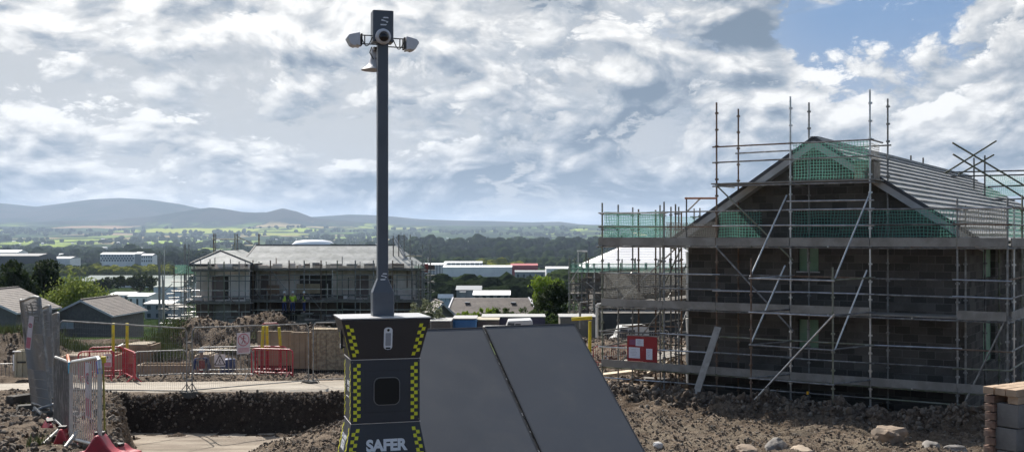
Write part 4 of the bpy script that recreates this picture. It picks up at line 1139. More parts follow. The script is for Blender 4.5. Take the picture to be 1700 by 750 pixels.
mb = MB().bar(at(150, 598, 43), at(205, 571, 43.5), .3, .06); tag(mb.build('plank', mat('white_board', (.7, .69, .66), .7)), 'white board propped on the timber beside the plywood box', 'plank')
# beige cabinet with white wrap
cb = crate('beige cabinet with a slot and torn white wrapping at the left edge', 24, 47, 582, 626, 36.8, .55, mat('beige_block', (.42, .38, .28), .8, col2=(.36, .32, .24)), None, 'cabinet', 'cabinet')
MB().box((.02, -.32, .52), (.30, .02, .06)).build('slot', black, cb)
MB().box((-.24, -.30, .5), (.07, .02, .55), rz=.2).box((-.14, -.28, .88), (.28, .1, .03)).build('wrapping', mat('white_wrap', (.8, .8, .8), .5), cb)
# pallets / small stuff between
barrelm = mat('blue_plastic', (.025, .05, .15), .5)
for u, d, lb in ((378, 40.0, 'dark blue drum behind the warning sign'),):
    b = gp(u, d); t_ = thing('drum', lb, 'drum', (b.x, b.y, -.35))
    MB().lathe([(0, 0), (.27, 0), (.28, .03), (.28, .28), (.29, .3), (.28, .32), (.28, .58), (.29, .6), (.28, .62), (.28, .87), (.26, .9), (0, .9)], seg=20).build('barrel', barrelm, t_, smooth=True)
    MB().lathe([(0, .9), (.03, .9), (.03, .925), (0, .93)], (.15, 0, 0)).build('cap', mat('black_cap', (.02, .02, .02)), t_)

# people ---------------------------------------------------------------
def person(label, loc, rz, top_m, leg_m, vest_m=None, hel_m=None, H=1.75, arm=(0, 0), bend=0.0, skin_c=(.45, .28, .2)):
    t_ = thing('person', label, 'person', loc, rz)
    k = H/1.75
    def chain(vl, el, name, m_, lv=1, scale=1):
        me = bpy.data.meshes.new(name); me.from_pydata([Vector(v[:3])*k for v in vl], el, [])
        o_ = bpy.data.objects.new(name, me); COL.objects.link(o_); o_.parent = t_
        sk = o_.modifiers.new('skin', 'SKIN'); sd = o_.modifiers.new('sub', 'SUBSURF'); sd.levels = lv; sd.render_levels = lv
        if not me.skin_vertices: bm_ = bmesh.new(); bm_.from_mesh(me); bm_.verts.layers.skin.verify(); bm_.to_mesh(me); bm_.free()
        for i, v in enumerate(vl): me.skin_vertices[0].data[i].radius = (v[3]*k, v[4]*k if len(v) > 4 else v[3]*k)
        me.skin_vertices[0].data[0].use_root = True
        me.materials.append(m_)
        return o_
    bx = lambda z: bend*max(0, z-.95)
    S = mat('skin_tone', skin_c, .6)
    ha = .62
    def arm_pts(s, fwd):
        sh = (s*.20, -bx(1.42), 1.42); el = (s*.27, -bx(1.2)-.06-fwd*.18, 1.14+fwd*.1); wr = (s*.24, -bx(1.1)-.16-fwd*.34, .92+fwd*.28)
        return sh, el, wr
    v = [(0, 0, .95, .135, .10), (0, -bx(1.15), 1.15, .125, .09), (0, -bx(1.38), 1.38, .155, .10), (0, -bx(1.5), 1.50, .055), (0, -bx(1.58)-.01, 1.60, .075, .09), (0, -bx(1.66)-.015, 1.70, .07, .085)]
    e = [(0, 1), (1, 2), (2, 3), (3, 4), (4, 5)]
    for s in (-1, 1):
        b = len(v); v += [(s*.10, 0, .86, .095), (s*.115, -.02, .50, .065), (s*.12, .02, .10, .045), (s*.125, -.12, .04, .042)]
        e += [(0, b), (b, b+1), (b+1, b+2), (b+2, b+3)]
        sh, el, wr = arm_pts(s, arm[0 if s < 0 else 1]); b = len(v)
        v += [(*sh, .06), (*el, .045), (*wr, .03), (wr[0]-s*.01, wr[1]-.07, wr[2]-.05, .028)]
        e += [(2, b), (b, b+1), (b+1, b+2), (b+2, b+3)]
    body = chain(v, e, 'body', S)
    tv = [(0, 0, .93, .15, .115), (0, -bx(1.15), 1.15, .14, .11), (0, -bx(1.38), 1.40, .17, .115), (0, -bx(1.5), 1.49, .07)]; te = [(0, 1), (1, 2), (2, 3)]
    for s in (-1, 1):
        sh, el, wr = arm_pts(s, arm[0 if s < 0 else 1]); b = len(tv)
        tv += [(*sh, .075), (*el, .06), (*[lerp(el[i], wr[i], .85) for i in range(3)], .045)]; te += [(2, b), (b, b+1), (b+1, b+2)]
    chain(tv, te, 'jacket', top_m)
    lv_ = [(0, 0, .94, .14, .11)]; le = []
    for s in (-1, 1):
        b = len(lv_); lv_ += [(s*.10, 0, .84, .108), (s*.115, -.02, .50, .08), (s*.12, .02, .12, .065)]; le += [(0, b), (b, b+1), (b+1, b+2)]
    chain(lv_, le, 'trousers', leg_m)
    bo = MB()
    for s in (-1, 1): bo.box((s*.125*k, -.06*k, .045*k), (.10*k, .28*k, .09*k), taper=.8)
    bo.build('boots', black, t_, bevel=.02)
    if vest_m:
        chain([(0, 0, .88, .165, .13), (0, -bx(1.15), 1.15, .155, .125), (0, -bx(1.38), 1.36, .185, .13), (0, -bx(1.46), 1.45, .12, .10)], [(0, 1), (1, 2), (2, 3)], 'hi_vis_vest', vest_m)
    hz0 = (1.70)*k; hy = (-bx(1.66)-.015)*k
    MB().lathe([(.118, -.01), (.125, .0), (.112, .02), (.105, .07), (.08, .115), (.04, .14), (0, .147)], (0, hy-.01, hz0), 18).build('helmet', hel_m, t_, smooth=True)
    MB().box((0, hy-.085, hz0-.075), (.026, .03, .04), taper=.6).box((0, hy-.075, hz0-.125), (.05, .01, .012)).box((.03, hy-.072, hz0-.045), (.02, .01, .012)).box((-.03, hy-.072, hz0-.045), (.02, .01, .012)).build('face_features', mat('lip_brown', (.22, .12, .1), .6), t_)
    return t_
navy = mat('navy_cloth', (.02, .035, .12), .85); denim = mat('dark_trousers', (.03, .035, .05), .9)
hel_w = mat('white_helmet', (.75, .75, .74), .35); hv_y = mat('hi_vis_yellow', (.55, .75, .05), .6); hv_d = mat('dark_jacket', (.05, .055, .06), .85)
b = at(334, 577, 38.8)
person('worker in a white helmet and blue jacket behind the grey barriers', (b.x, b.y, b.z-1.83), R(20), navy, denim, mat('red_vest', (.35, .03, .03), .8), hel_w, arm=(.5, .3), bend=.15)

# near left: row of leaning fence panels ------------------------------
sheet = net_mat('grey_windbreak_mesh', (.17, .17, .17), .05, .06, .26)
def near(u0, vb0, vt0, d0, u1, vb1, vt1, d1, label, ut0=None, ut1=None, fab=True):
    a = at(u0, vb0, d0); b = at(u1, vb1, d1); a2 = at(ut0, vt0, d0); b2 = at(ut1, vt1, d1)
    L0 = (a2-a); h = L0.z
    return heras(label, a, b, a2.z-a.z, b2.z-b.z, (L0.x/h, 0, 0), base=True, fabric=sheet if fab else None, nv=64, wr=.0035, fr=.023, wavy=.05)
n1 = near(54, 681, 500, 19.4, 88, 692, 492, 17.6, 'nearest mesh fence panel of the leaning row at the left edge', 31, 58)
n2 = near(76, 664, 516, 23.5, 93, 672, 506, 20.6, 'second mesh fence panel of the leaning row, behind the nearest one', 65, 84)
n3 = near(88, 650, 524, 27, 97, 655, 519, 24.5, 'farthest mesh fence panel of the leaning row, beside the grey bungalow', 86, 93)
st_ = sign('hanging_sign', 'long narrow sign strip hanging on the nearest leaning fence panel', at(49.5, 552, 18.1), .10, .56, None, 'strip', rz=R(-20)); st_.rotation_euler = (0, R(8), R(-20))
# second layer of tube legs
tag(MB().path([tuple(at(57, 676, 17.4)), tuple(at(80, 697, 17.0)), tuple(at(100, 690, 16.8))], .025, 8).tube(tuple(at(54, 682, 17.5)), tuple(at(97, 668, 17.6)), .025, 8).build('stay_tube', galv), 'bent grey stay tube lying at the foot of the leaning fence row', 'tube')
# near pedestrian barriers with red feet
zb = lambda u, d: site_z((u-850)/F*d, d)
pA = Vector(at(118, 395, 13.1)); pA.z = at(0, 752, 13.1).z; pB = Vector(at(166, 395, 11.3)); pB.z = at(0, 768, 11.3).z
nb1, PN = barrier('silver crowd barrier with vertical bars and red feet nearest at the left', pA, pB, 1.10, mat('silver_tube', (.50, .50, .50), .35, .6, col2=(.62, .62, .62), vscale=8), feet=None, nb=15, r=.022, rb=.0062)
sg = sign('hanging_sign', 'narrow red and white prohibition sign hanging inside the silver barrier', at(147, 648, 12.0), .16, .62, None, 'strip', rz=R(-62)); sg.rotation_euler = (R(2), R(3), R(-48))
pC = Vector(at(91, 395, 15.4)); pC.z = at(0, 716, 15.4).z; pD = Vector(at(117, 395, 13.3)); pD.z = at(0, 745, 13.3).z
nb2, PN2 = barrier('grey sheeted crowd barrier just behind the silver one', pC, pD, 1.06, galv, feet=None, nb=15, r=.022, rb=.008)
mb = MB(); dd = pD-pC
mb.quad((.03, 0, .15), tuple(dd*.98+Vector((0, 0, .15))), tuple(dd*.98+Vector((0, 0, 1.02))), (.03, 0, 1.02)); mb.build('sheet', mat('grey_sheet', (.17, .17, .165), .7, col2=(.13, .13, .125), vscale=2), nb2)
for o_, col_, p_, tt in ((nb1, (.05, .13, .5), PN, .97), (nb2, (.1, .4, .55), PN2, .98)):
    MB().tube(p_(tt, 1.06), p_(.999, .93), .027, 8).build('tape_wrap', mat('blue_tape' if o_ is nb1 else 'teal_tape', col_, .6), o_)
MB().path([tuple(pD+Vector((-.05, .1, 1.0))), tuple(pD+Vector((-.16, .3, 1.12)))], .02).build('orange_strap', mat('orange_plastic', (.8, .2, .05), .5)); tag(bpy.data.objects['orange_strap'], 'short orange strap sticking up behind the barrier corner', 'strap')
def foot(label, c, L, h, rz, tilt=0):
    t_ = thing('barrier_foot', label, 'barrier foot', c, rz)
    prof = []
    for i in range(25):
        s = -1+2*i/24
        prof.append((s*L/2, h*(.30+.70*math.exp(-(s/.34)**2))*(1-.35*max(0, abs(s)-.8)/.2)))
    poly = [(x, -.13, z) for x, z in prof]+[(L/2, -.13, 0), (-L/2, -.13, 0)]
    o_ = MB().prism(poly[::-1], (0, .26, 0)).build('foot', red_plastic, t_, bevel=.02)
    MB().box((0, 0, h+.002), (.09, .09, .03)).build('socket', black, t_)
    t_.rotation_euler = (tilt, 0, rz)
    return t_
foot('red plastic foot under the near corner of the silver barrier', at(166, 766, 11.35), .62, .30, R(8))
foot('red plastic foot under the joint of the silver and grey barriers', at(104, 752, 13.3), .40, .32, R(10))
foot('red plastic foot lying tipped over between barrier and fence row', at(80, 724, 15.6), .34, .26, R(35), R(20))
foot('dusty red plastic foot flat on the ground right of the silver barrier', at(197, 752, 12.4), .44, .10, R(-15))
pole_thing('brace_tube', 'grey brace tube slanting down from the silver barrier to its foot', 'tube', at(108, 742, 12.6), at(128, 716, 12.9), .022, galv)
pole_thing('brace_tube', 'grey brace tube slanting down left of the sheeted barrier', 'tube', at(60, 748, 13.0), at(98, 712, 14.5), .02, galv)
# little yellow capped stake
sk_ = thing('marker_stake', 'thin stake with a yellow cap right of the silver barrier', 'stake', at(174, 720, 14))
MB().tube((0, 0, 0), (-.02, 0, .93), .012, 6).build('rod', mat('olive_rod', (.35, .33, .08), .6), sk_); MB().tube((-.02, 0, .92), (-.02, 0, 1.0), .036, 12).build('cap', yellow_paint, sk_)
sk_ = thing('marker_stake', 'thin rebar stake with a yellow cap in front of the scaffold', 'stake', sc_w(6.95, -.75, .1))
MB().tube((0, 0, 0), (0, 0, .52), .012, 6).build('rod', galv_dark, sk_); MB().tube((0, 0, .5), (0, 0, .58), .035, 12).build('cap', mat('orange_yellow', (.85, .45, .02), .5), sk_)
# sleepers on the left
for u0, v0, u1, v1, d, lb in ((10, 697, 58, 697, 17.3, 'dark timber sleeper under the nearest leaning fence panel'), (16, 664, 52, 659, 21.3, 'dark timber sleeper at the left edge below the beige cabinet'),
                              (46, 715, 84, 706, 16.0, 'broken brown sleeper beside the tipped red foot')):
    a = at(u0, v0, d); b = at(u1, v1, d+.4)
    tag(MB().bar(a, b, .24, .16).build('sleeper', mat('dark_sleeper', (.05, .045, .04), .95, col2=(.10, .09, .08), vscale=6, bump=.5), bevel=.015), lb, 'sleeper')

# right foreground: brick and block pile -------------------------------
BX, BY = 4.40, 10.0
redb = mat('dark_red_brick', (.19, .115, .085), .9, col2=(.27, .20, .16), vscale=7, bump=.4); greyb = mat('grey_block', (.20, .195, .19), .95, col2=(.13, .125, .12), vscale=3, bump=.4); tanb = mat('tan_brick', (.46, .34, .24), .9, col2=(.36, .26, .18), vscale=6, bump=.3)
ang = R(33)
def bw(x, y, z):
    return Vector((BX+x*math.cos(ang)-y*math.sin(ang), BY+x*math.sin(ang)+y*math.cos(ang), z))
ztop = at(0, 641, 10).z
z = ztop-.148
k = 0
while z > 2.45:
    t_ = MB().box((0, 0, 0), (.215, .098, .066)).box((-.1085, 0, 0), (.005, .07, .04)).build('red_brick', redb, bevel=.004)
    t_.location = bw(.1075+random.uniform(-.010, .008), random.uniform(-.008, .006), z+.033); t_.rotation_euler = (0, 0, ang+random.uniform(-.04, .04))
    tag(t_, 'dark red brick in the single column at the left end of the block pile', 'brick', 'red bricks stacked in the end column'); z -= .0775
for i, (zc_, h_) in enumerate(((ztop-.248, .21), (ztop-.465, .20), (ztop-.675, .20), (ztop-.88, .20))):
    for j in range(4):
        y0 = [0, .03, 0, .02][i]
        if i == 0 and j == 1: continue
        t_ = MB().box((0, 0, 0), (.44, .21, h_)).build('concrete_block', greyb, bevel=.005)
        t_.location = bw(.245+.45*j, -.165+y0*.5, zc_); t_.rotation_euler = (0, 0, ang+random.uniform(-.02, .02))
        tag(t_, 'grey concrete block laid in the pile under the tan bricks', 'block', 'grey concrete blocks under the tan bricks')
for j in range(6):
    for r_ in range(3):
        t_ = MB().box((0, 0, 0), (.213, .100, .066)).build('tan_brick', tanb, bevel=.004)
        t_.location = bw(.10+.222*j+random.uniform(-.006, .006), -.215+.106*r_+random.uniform(-.008, .008), ztop+(-.035 if r_ else -.036)); t_.rotation_euler = (0, 0, ang+random.uniform(-.05, .05))
        tag(t_, 'tan brick lying in the top layer of the block pile', 'brick', 'tan bricks on top of the block pile')
for j in range(5):
    t_ = MB().box((0, 0, 0), (.213, .100, .066)).build('tan_brick', tanb, bevel=.004)
    t_.location = bw(.135+.222*j, -.215, ztop-.105); t_.rotation_euler = (0, 0, ang+random.uniform(-.03, .03))
    tag(t_, 'tan brick lying in the second layer of the block pile', 'brick', 'tan bricks in the second layer of the pile')
t_ = MB().box((0, 0, 0), (.3, .18, .02)).build('rusty_plate', mat('rusty_plate', (.16, .05, .03), .8), bevel=.003); t_.location = bw(.95, .05, ztop+.01); t_.rotation_euler = (0, 0, ang); tag(t_, 'thin rusty plate resting on the tan bricks', 'plate')

# rocks ---------------------------------------------------------------
def rock_mesh(rx, ry, rz_, seed, sub=2, box=.0):
    bm_ = bmesh.new(); bmesh.ops.create_icosphere(bm_, subdivisions=sub, radius=1)
    for v in bm_.verts:
        d_ = v.co.normalized()
        n1_ = noise.noise(d_*1.3+Vector((seed, 0, 0))); n2_ = noise.noise(d_*3.1+Vector((0, seed, 0)))
        if box:
            m_ = max(abs(d_.x), abs(d_.y), abs(d_.z)); d_ = d_.lerp(d_/m_*.82, box)
        k_ = 1+.30*n1_+.14*n2_
        v.co = Vector((d_.x*rx*k_, d_.y*ry*k_, d_.z*rz_*k_))
    vs_ = [tuple(v.co) for v in bm_.verts]; fs_ = [tuple(v.index for v in f.verts) for f in bm_.faces]; bm_.free()
    return vs_, fs_
rockm = mat('sandy_rock', (.30, .23, .17), .95, col2=(.19, .155, .125), vscale=3, bump=.6, bscale=8); rockg = mat('grey_rock', (.16, .15, .14), .95, col2=(.26, .24, .22), vscale=4, bump=.6, bscale=8)
for i, (u, v, d, rx, ry, rz_, mm, lb, bx_) in enumerate(((1475, 722, 26.6, .44, .3, .25, rockm, 'large squared boulder on the dirt in front of the scaffold', .8), (1240, 750, 25.3, .36, .25, .12, rockm, 'flat pale stone cut by the bottom edge beside the dark one', .2),
        (1288, 748, 25.6, .34, .25, .2, rockg, 'dark rounded stone at the bottom edge between two flat pale ones', 0), (1330, 750, 25.3, .34, .25, .14, mat('tan_rock', (.42, .34, .26), .9, col2=(.34, .27, .2), bump=.3), 'flat tan stone cut by the bottom edge right of the dark one', .2),
        (1545, 742, 25.8, .3, .22, .15, rockg, 'grey slab right of and below the large boulder', .3), (1586, 746, 25.5, .28, .22, .12, rockg, 'grey slab nearest the brick pile at the bottom edge', .3),
        (128, 690, 17.5, .16, .12, .1, rockg, 'small stone behind the silver barrier', 0), (1092, 742, 25.8, .14, .1, .1, mat('white_rock', (.6, .58, .55), .9), 'small white stone near the foot of the right solar panel', .1))):
    vs_, fs_ = rock_mesh(rx, ry, rz_, i*3.7, 3, bx_)
    m_ = MB(); m_.add(vs_, fs_); o_ = m_.build('boulder' if rx > .4 else 'stone', mm, smooth=False); c = at(u, v, d); o_.location = c; o_.rotation_euler = (0, 0, random.random()*3)
    g_ = gz(c.x, c.y); o_.location.z = max(c.z, g_+rz_*.3) if c.y > 20 else g_+.03
    tag(o_, lb, 'stone')
# rubble: thousands of small lumps
prot = [rock_mesh(1, .8, .6, s_*5.1, 1) for s_ in range(6)]
rb = [MB(), MB(), MB()]
def scatter(n_, fu, smin, smax, pw=2.2):
    for _ in range(n_):
        x, y = fu()
        s = smin+(smax-smin)*random.random()**pw
        vs_, fs_ = random.choice(prot)
        q = Euler((random.random()*6, random.random()*6, random.random()*6)).to_matrix()
        z_ = gz(x, y)+s*.2
        rb[random.choice((0, 0, 1, 1, 1, 1, 2))].add([q @ (Vector(v)*s)+Vector((x, y, z_)) for v in vs_], fs_)
def reg_uv(u0, u1, d0, d1):
    def f():
        d = random.uniform(d0, d1); return (random.uniform(u0, u1)-850)/F*d, d
    return f
def bank():
    s = random.uniform(-.5, 12.5); q = random.gauss(-1.1, .45); p_ = sc_w(s, q, 0); return p_.x, p_.y
scatter(3600, bank, .012, .12, 3.2)
scatter(900, lambda: (lambda p_: (p_.x, p_.y))(sc_w(random.uniform(-.5, 12.5), random.gauss(-1.0, .25), 0)), .04, .15, 2)
scatter(2600, reg_uv(990, 1720, 24.5, 32), .010, .07, 3.8)
scatter(5500, reg_uv(990, 1720, 24.6, 31), .012, .05, 2.0)
scatter(3600, reg_uv(-20, 205, 11, 32), .008, .07, 3.4)
scatter(1900, lambda: (random.uniform(-13, -3), random.gauss(32.25, .16)), .012, .07, 2.6)
scatter(420, lambda: (random.uniform(-13, -3), random.uniform(31.5, 32.2)), .012, .07, 2.6)
scatter(1500, reg_uv(160, 600, 36.0, 39), .012, .07, 2.5)
scatter(3800, reg_uv(400, 600, 12.5, 17), .006, .028, 2.5)
scatter(3800, reg_uv(-40, 600, 43, 49), .015, .13, 3.2)
scatter(1200, lambda: ((random.gauss(205, 12)-850)/F*(d_ := random.uniform(13, 31)), d_), .012, .08)
scatter(700, lambda: (random.gauss(5.0, .6), random.gauss(8.8, .5)), .006, .04)
scatter(1500, reg_uv(930, 1150, 33, 60), .03, .16, 2.8)
for m_, mt, nm in zip(rb, (mat('dark_stone', (.10, .080, .063), .95, col2=(.18, .15, .12), vscale=4, bump=.6, bscale=8), mat('soil_clod', (.10, .078, .06), .95, col2=(.16, .125, .095), vscale=3, bump=.4), mat('pale_stone', (.24, .205, .165), .95, col2=(.16, .135, .11), vscale=3)), ('rubble', 'soil_clods', 'pale_stones')):
    tag(m_.build(nm, mt), kind='stuff')
# weeds / grass tufts
gm = MB()
leafg = mat('weed_green', (.10, .13, .045), .8, col2=(.17, .19, .07), vscale=1.5)
def tuft(x, y, n_, h, sp_):
    z_ = gz(x, y)
    for _ in range(n_):
        a = random.random()*6.28; bx_ = x+random.gauss(0, sp_); by_ = y+random.gauss(0, sp_); l = h*random.uniform(.5, 1.2); w_ = h*.05+.006
        d_ = Vector((math.cos(a), math.sin(a), 0)); tp = Vector((bx_, by_, z_))+d_*l*random.uniform(.2, .7)+Vector((0, 0, l)); s_ = Vector((-d_.y, d_.x, 0))*w_
        gm.add([Vector((bx_, by_, z_))-s_, Vector((bx_, by_, z_))+s_, tp], [(0, 1, 2)])
for _ in range(260):
    x, y = reg_uv(-40, 110, 46, 52)(); tuft(x, y, 26, .35, .3)
for _ in range(170):
    x, y = reg_uv(235, 300, 43.5, 47)(); tuft(x, y, 18, .34, .35)
for _ in range(120):
    x, y = reg_uv(90, 240, 46, 52)(); tuft(x, y, 24, .4, .3)
for u, d in ((38, 21.5), (45, 21.8), (60, 13.2), (66, 13.0), (385, 44), (400, 44.6), (420, 45)): tuft((u-850)/F*d, d, 22, .15 if d < 30 else .4, .08 if d < 30 else .25)
tag(gm.build('weeds', leafg), kind='stuff')
# ================================================================ houses, trees and the valley floor
def place(u, d): return Vector(((u-850)/F*d, d, far_z((u-850)/F*d, d)))
# ---- trees
def leafmat(name, c1, c2):
    if name in MATS: return MATS[name]
    m_ = bpy.data.materials.new(name); m_.use_nodes = True; tr = m_.node_tree
    n, p = nt_of(m_)
    c = n.n('ShaderNodeTexCoord').outputs['Object']
    col = n.mix(n.ss(n.noise(c, .9, 4, .7), .35, .65), c1, c2)
    n.put(p.inputs['Base Color'], col); p.inputs['Roughness'].default_value = .7; p.inputs['Specular IOR Level'].default_value = .2
    tl = n.n('ShaderNodeBsdfTranslucent'); n.put(tl.inputs[0], col)
    mx_ = n.n('ShaderNodeMixShader'); mx_.inputs[0].default_value = .35
    o = [x for x in tr.nodes if x.type == 'OUTPUT_MATERIAL'][0]
    tr.links.new(p.outputs[0], mx_.inputs[1]); tr.links.new(tl.outputs[0], mx_.inputs[2]); tr.links.new(mx_.outputs[0], o.inputs[0])
    MATS[name] = m_; return m_
bark = mat('bark', (.09, .07, .05), .95, col2=(.14, .11, .08), vscale=4)
def tree(name, label, base, h, lobes, nl, ls, lm, droop=0.0, cat='tree', group=None):
    """lobes: list of (x, y, z, rx, ry, rz) relative to the base"""
    t_ = thing(name, label, cat, base, 0, group)
    tk = MB(); r0 = h*.028
    tk.tube((0, 0, -.3), (h*.01, 0, h*.35), r0*1.3, 8, r2=r0)
    for lx, ly, lz, rx, ry, rz_ in lobes:
        tk.tube((h*.01, 0, h*.3), (lx*.9, ly*.9, lz), r0*.7, 6, r2=r0*.2)
    tk.build('trunk', bark, t_)
    cr = MB()
    tot = sum(l[3]*l[4]*l[5] for l in lobes)**1
    for lx, ly, lz, rx, ry, rz_ in lobes:
        n_ = int(nl*(rx*ry*rz_)/tot); ncl = max(6, n_//26)
        cl = []
        for _ in range(ncl):
            d_ = Vector((random.gauss(0, 1), random.gauss(0, 1), random.gauss(0, 1))).normalized()*random.uniform(.45, 1.0)**.6
            cl.append(Vector((lx+d_.x*rx, ly+d_.y*ry, lz+d_.z*rz_)))
        for _ in range(n_):
            c_ = random.choice(cl); sg_ = min(rx, ry, rz_)*.17
            p_ = c_+Vector((random.gauss(0, sg_), random.gauss(0, sg_), random.gauss(0, sg_)*(1+droop*1.5)-droop*abs(random.gauss(0, sg_*1.5))))
            q = Euler((random.random()*6, random.random()*6, random.random()*6)).to_matrix()
            s = ls*random.uniform(.6, 1.3)
            a = q @ Vector((s, 0, 0)); b = q @ Vector((0, s*.6, 0))
            cr.add([p_-a, p_-b, p_+a, p_+b], [(0, 1, 2, 3)])
    cr.build('crown', lm, t_)
    return t_
def lobes_rand(h, w, n_, z0=.35):
    return [(random.uniform(-.5, .5)*w, random.uniform(-.4, .4)*w, h*random.uniform(z0+.15, .85), w*random.uniform(.35, .5), w*random.uniform(.35, .5), h*random.uniform(.16, .24)) for _ in range(n_)]
L_light = leafmat('willow_leaf', (.15, .20, .045), (.24, .28, .075)); L_dark = leafmat('dark_leaf', (.018, .03, .012), (.05, .07, .025)); L_mid = leafmat('mid_leaf', (.05, .08, .025), (.09, .13, .04))
L_lime = leafmat('lime_leaf', (.16, .24, .03), (.26, .34, .05)); L_silver = leafmat('silver_leaf', (.10, .12, .07), (.2, .22, .14))
b = place(125, 150)
tree('willow_tree', 'large pale green rounded tree behind the grey bungalow', b, 9.5, [(-.6, 0, 4.3, 3.4, 3, 3.6), (1.6, 0, 4.6, 2.6, 2.6, 3.0), (-2.4, 0, 3.4, 2.6, 2.5, 2.8), (0, 0, 6.3, 2.3, 2.2, 2.0), (4.6, .5, 3.6, 2.2, 2, 2.3), (6.2, 0, 2.8, 1.8, 1.8, 1.8)], 11000, .20, L_light, .5)
for u, d, h, w_, n_, lb in ((8, 165, 10.5, 4.0, 6, 'dark tree at the very left edge beyond the bungalow roofs'), (42, 160, 11.5, 3.8, 6, 'tall dark tree in the middle of the left group beyond the bungalows'), (72, 168, 10.5, 3.2, 6, 'dark tree touching the pale green one'),
                            (172, 600, 13, 13, 5, 'dark wide tree crown before the long pale shed'), (232, 560, 13, 15, 6, 'broad dark tree crown on the flat right of the pale green tree')):
    b = place(u, d)
    top = {8: 447, 42: 434, 72: 434, 172: 463, 232: 466}[u]; H_ = max(h, at(u, top, d).z-b.z)
    tree('broadleaf_tree', lb, b, H_, lobes_rand(H_, w_, n_, .2), 5500 if d < 300 else 5000, .26 if d < 300 else .5, L_dark)
b = place(916, 118); H_ = at(0, 462, 118).z-b.z
tree('broadleaf_tree', 'dark dense tree just left of the right scaffold', b, H_, [(0, 0, H_*.45, 1.9, 1.6, H_*.4), (-1, 0, H_*.3, 1.5, 1.4, H_*.3), (1.0, 0, H_*.62, 1.1, 1, H_*.3), (.4, 0, H_*.8, .8, .8, H_*.18)], 6500, .17, L_dark)
b = place(905, 170); H_ = at(0, 455, 170).z-b.z
tree('broadleaf_tree', 'yellow green treetop behind the dark dense tree', b, H_, [(-.6, 0, H_*.85, 1.7, 1.4, H_*.14), (1.4, 0, H_*.8, 1.5, 1.3, H_*.16), (0, 0, H_*.6, 1.8, 1.5, H_*.3)], 2600, .2, L_lime)
b = place(712, 62); H_ = at(0, 487, 62).z-b.z
tree('sapling', 'thin silvery young tree behind the lid of the camera tower', b, H_, [(0, 0, H_*.55, .8, .7, H_*.3), (-.6, 0, H_*.7, .5, .5, H_*.22), (.4, 0, H_*.4, .7, .6, H_*.25)], 1100, .085, L_silver)
hm = MB(); b0_ = place(845, 96)
for u0, u1, mm, lb, dd, vt in ((758, 822, L_lime, 'light green bushy hedge behind the blue container', 97, 510), (818, 925, L_mid, 'darker clipped hedge before the brown roofed house', 98, 513)):
    b = place((u0+u1)/2, dd); w_ = (u1-u0)/F*dd/2; H_ = at(0, vt, dd).z-b.z
    lo = [(lerp(-w_, w_, (i+.5)/7), 0, H_*random.uniform(.5, .66), w_/4.5, .9, H_*.36) for i in range(7)]
    tree('hedge', lb, b, H_, lo, 3800, .13, mm, cat='hedge')

# ---- bungalows on the left
bungw = mat('grey_harled_wall', (.16, .15, .145), .95, col2=(.20, .19, .18), vscale=3, bump=.3); white_trim = mat('white_trim', (.6, .61, .63), .6); glassm = mat('window_glass', (.05, .07, .09), .1, spec=.8); whitewin = mat('white_window', (.45, .52, .56), .3)
def gable_house(name, label, c, w_, L_, he, hr, rz, wallm, roofm, courses=14, step=.025, ov=.35, wins=(), trim=None, cat='house'):
    """gable end faces -Y locally, ridge runs along +Y; origin at the middle of the front gable foot"""
    t_ = thing(name, label, cat, c, rz)
    mb = MB(); mb.prism([(-w_/2, 0, -1), (w_/2, 0, -1), (w_/2, 0, he), (0, 0, hr-.1), (-w_/2, 0, he)], (0, L_, 0)); mb.build('wall', wallm, t_)
    r_ = MB(); sl_ = (hr-he)/(w_/2)
    for s in (-1, 1): slope_courses(r_, (0, -ov, hr), (0, L_+ov, hr), (s*(w_/2+ov), -ov, he-sl_*ov), (s*(w_/2+ov), L_+ov, he-sl_*ov), courses, step)
    rr = r_.build('roof', roofm, t_)
    MB().bar((0, -ov, hr+.03), (0, L_+ov, hr+.03), .2, .1).build('ridge', roofm, t_)
    v = MB()
    for s in (-1, 1):
        v.bar((0, -ov-.03, hr-.10), (s*(w_/2+ov), -ov-.03, he-sl_*ov-.10), .04, .2); v.bar((s*(w_/2+ov+.03), -ov, he-sl_*ov-.08), (s*(w_/2+ov+.03), L_+ov, he-sl_*ov-.08), .05, .12)
    v.build('verge_board', trim or white_trim, t_)
    for (x, z, ww, hh, mm) in wins:
        wn = MB().box((x, -.02, z), (ww, .06, hh)).build('window', mm, t_)
        MB().box((x, -.07, z-hh/2-.04), (ww+.15, .1, .06)).box((x, -.055, z), (.05, .02, hh)).build('frame', white_trim, wn)
    return t_
D = 108
c = place(133, D); s_ = D/F
gz_ = at(0, 562, D).z
apx = at(136, 497, D)
gable_house('bungalow', 'grey bungalow with a low brown roof and white verge behind the leaning fences', (apx.x, D, gz_), 6.0, 8.2, at(0, 521, D).z-gz_, apx.z-gz_, R(-3), bungw, TILEB, 14, .02, .3, wins=((-1.5, at(0, 538, D).z-gz_, 1.3, .75, whitewin),))
D = 100; gz_ = at(0, 565, D).z
gable_house('bungalow', 'dark bungalow cut by the left edge with a brown roof', (at(-45, 0, D).x, D, gz_), 8.2, 8, at(0, 516, D).z-gz_, at(0, 483, D).z-gz_, R(-3), bungw, TILEB, 14, .02, .3)
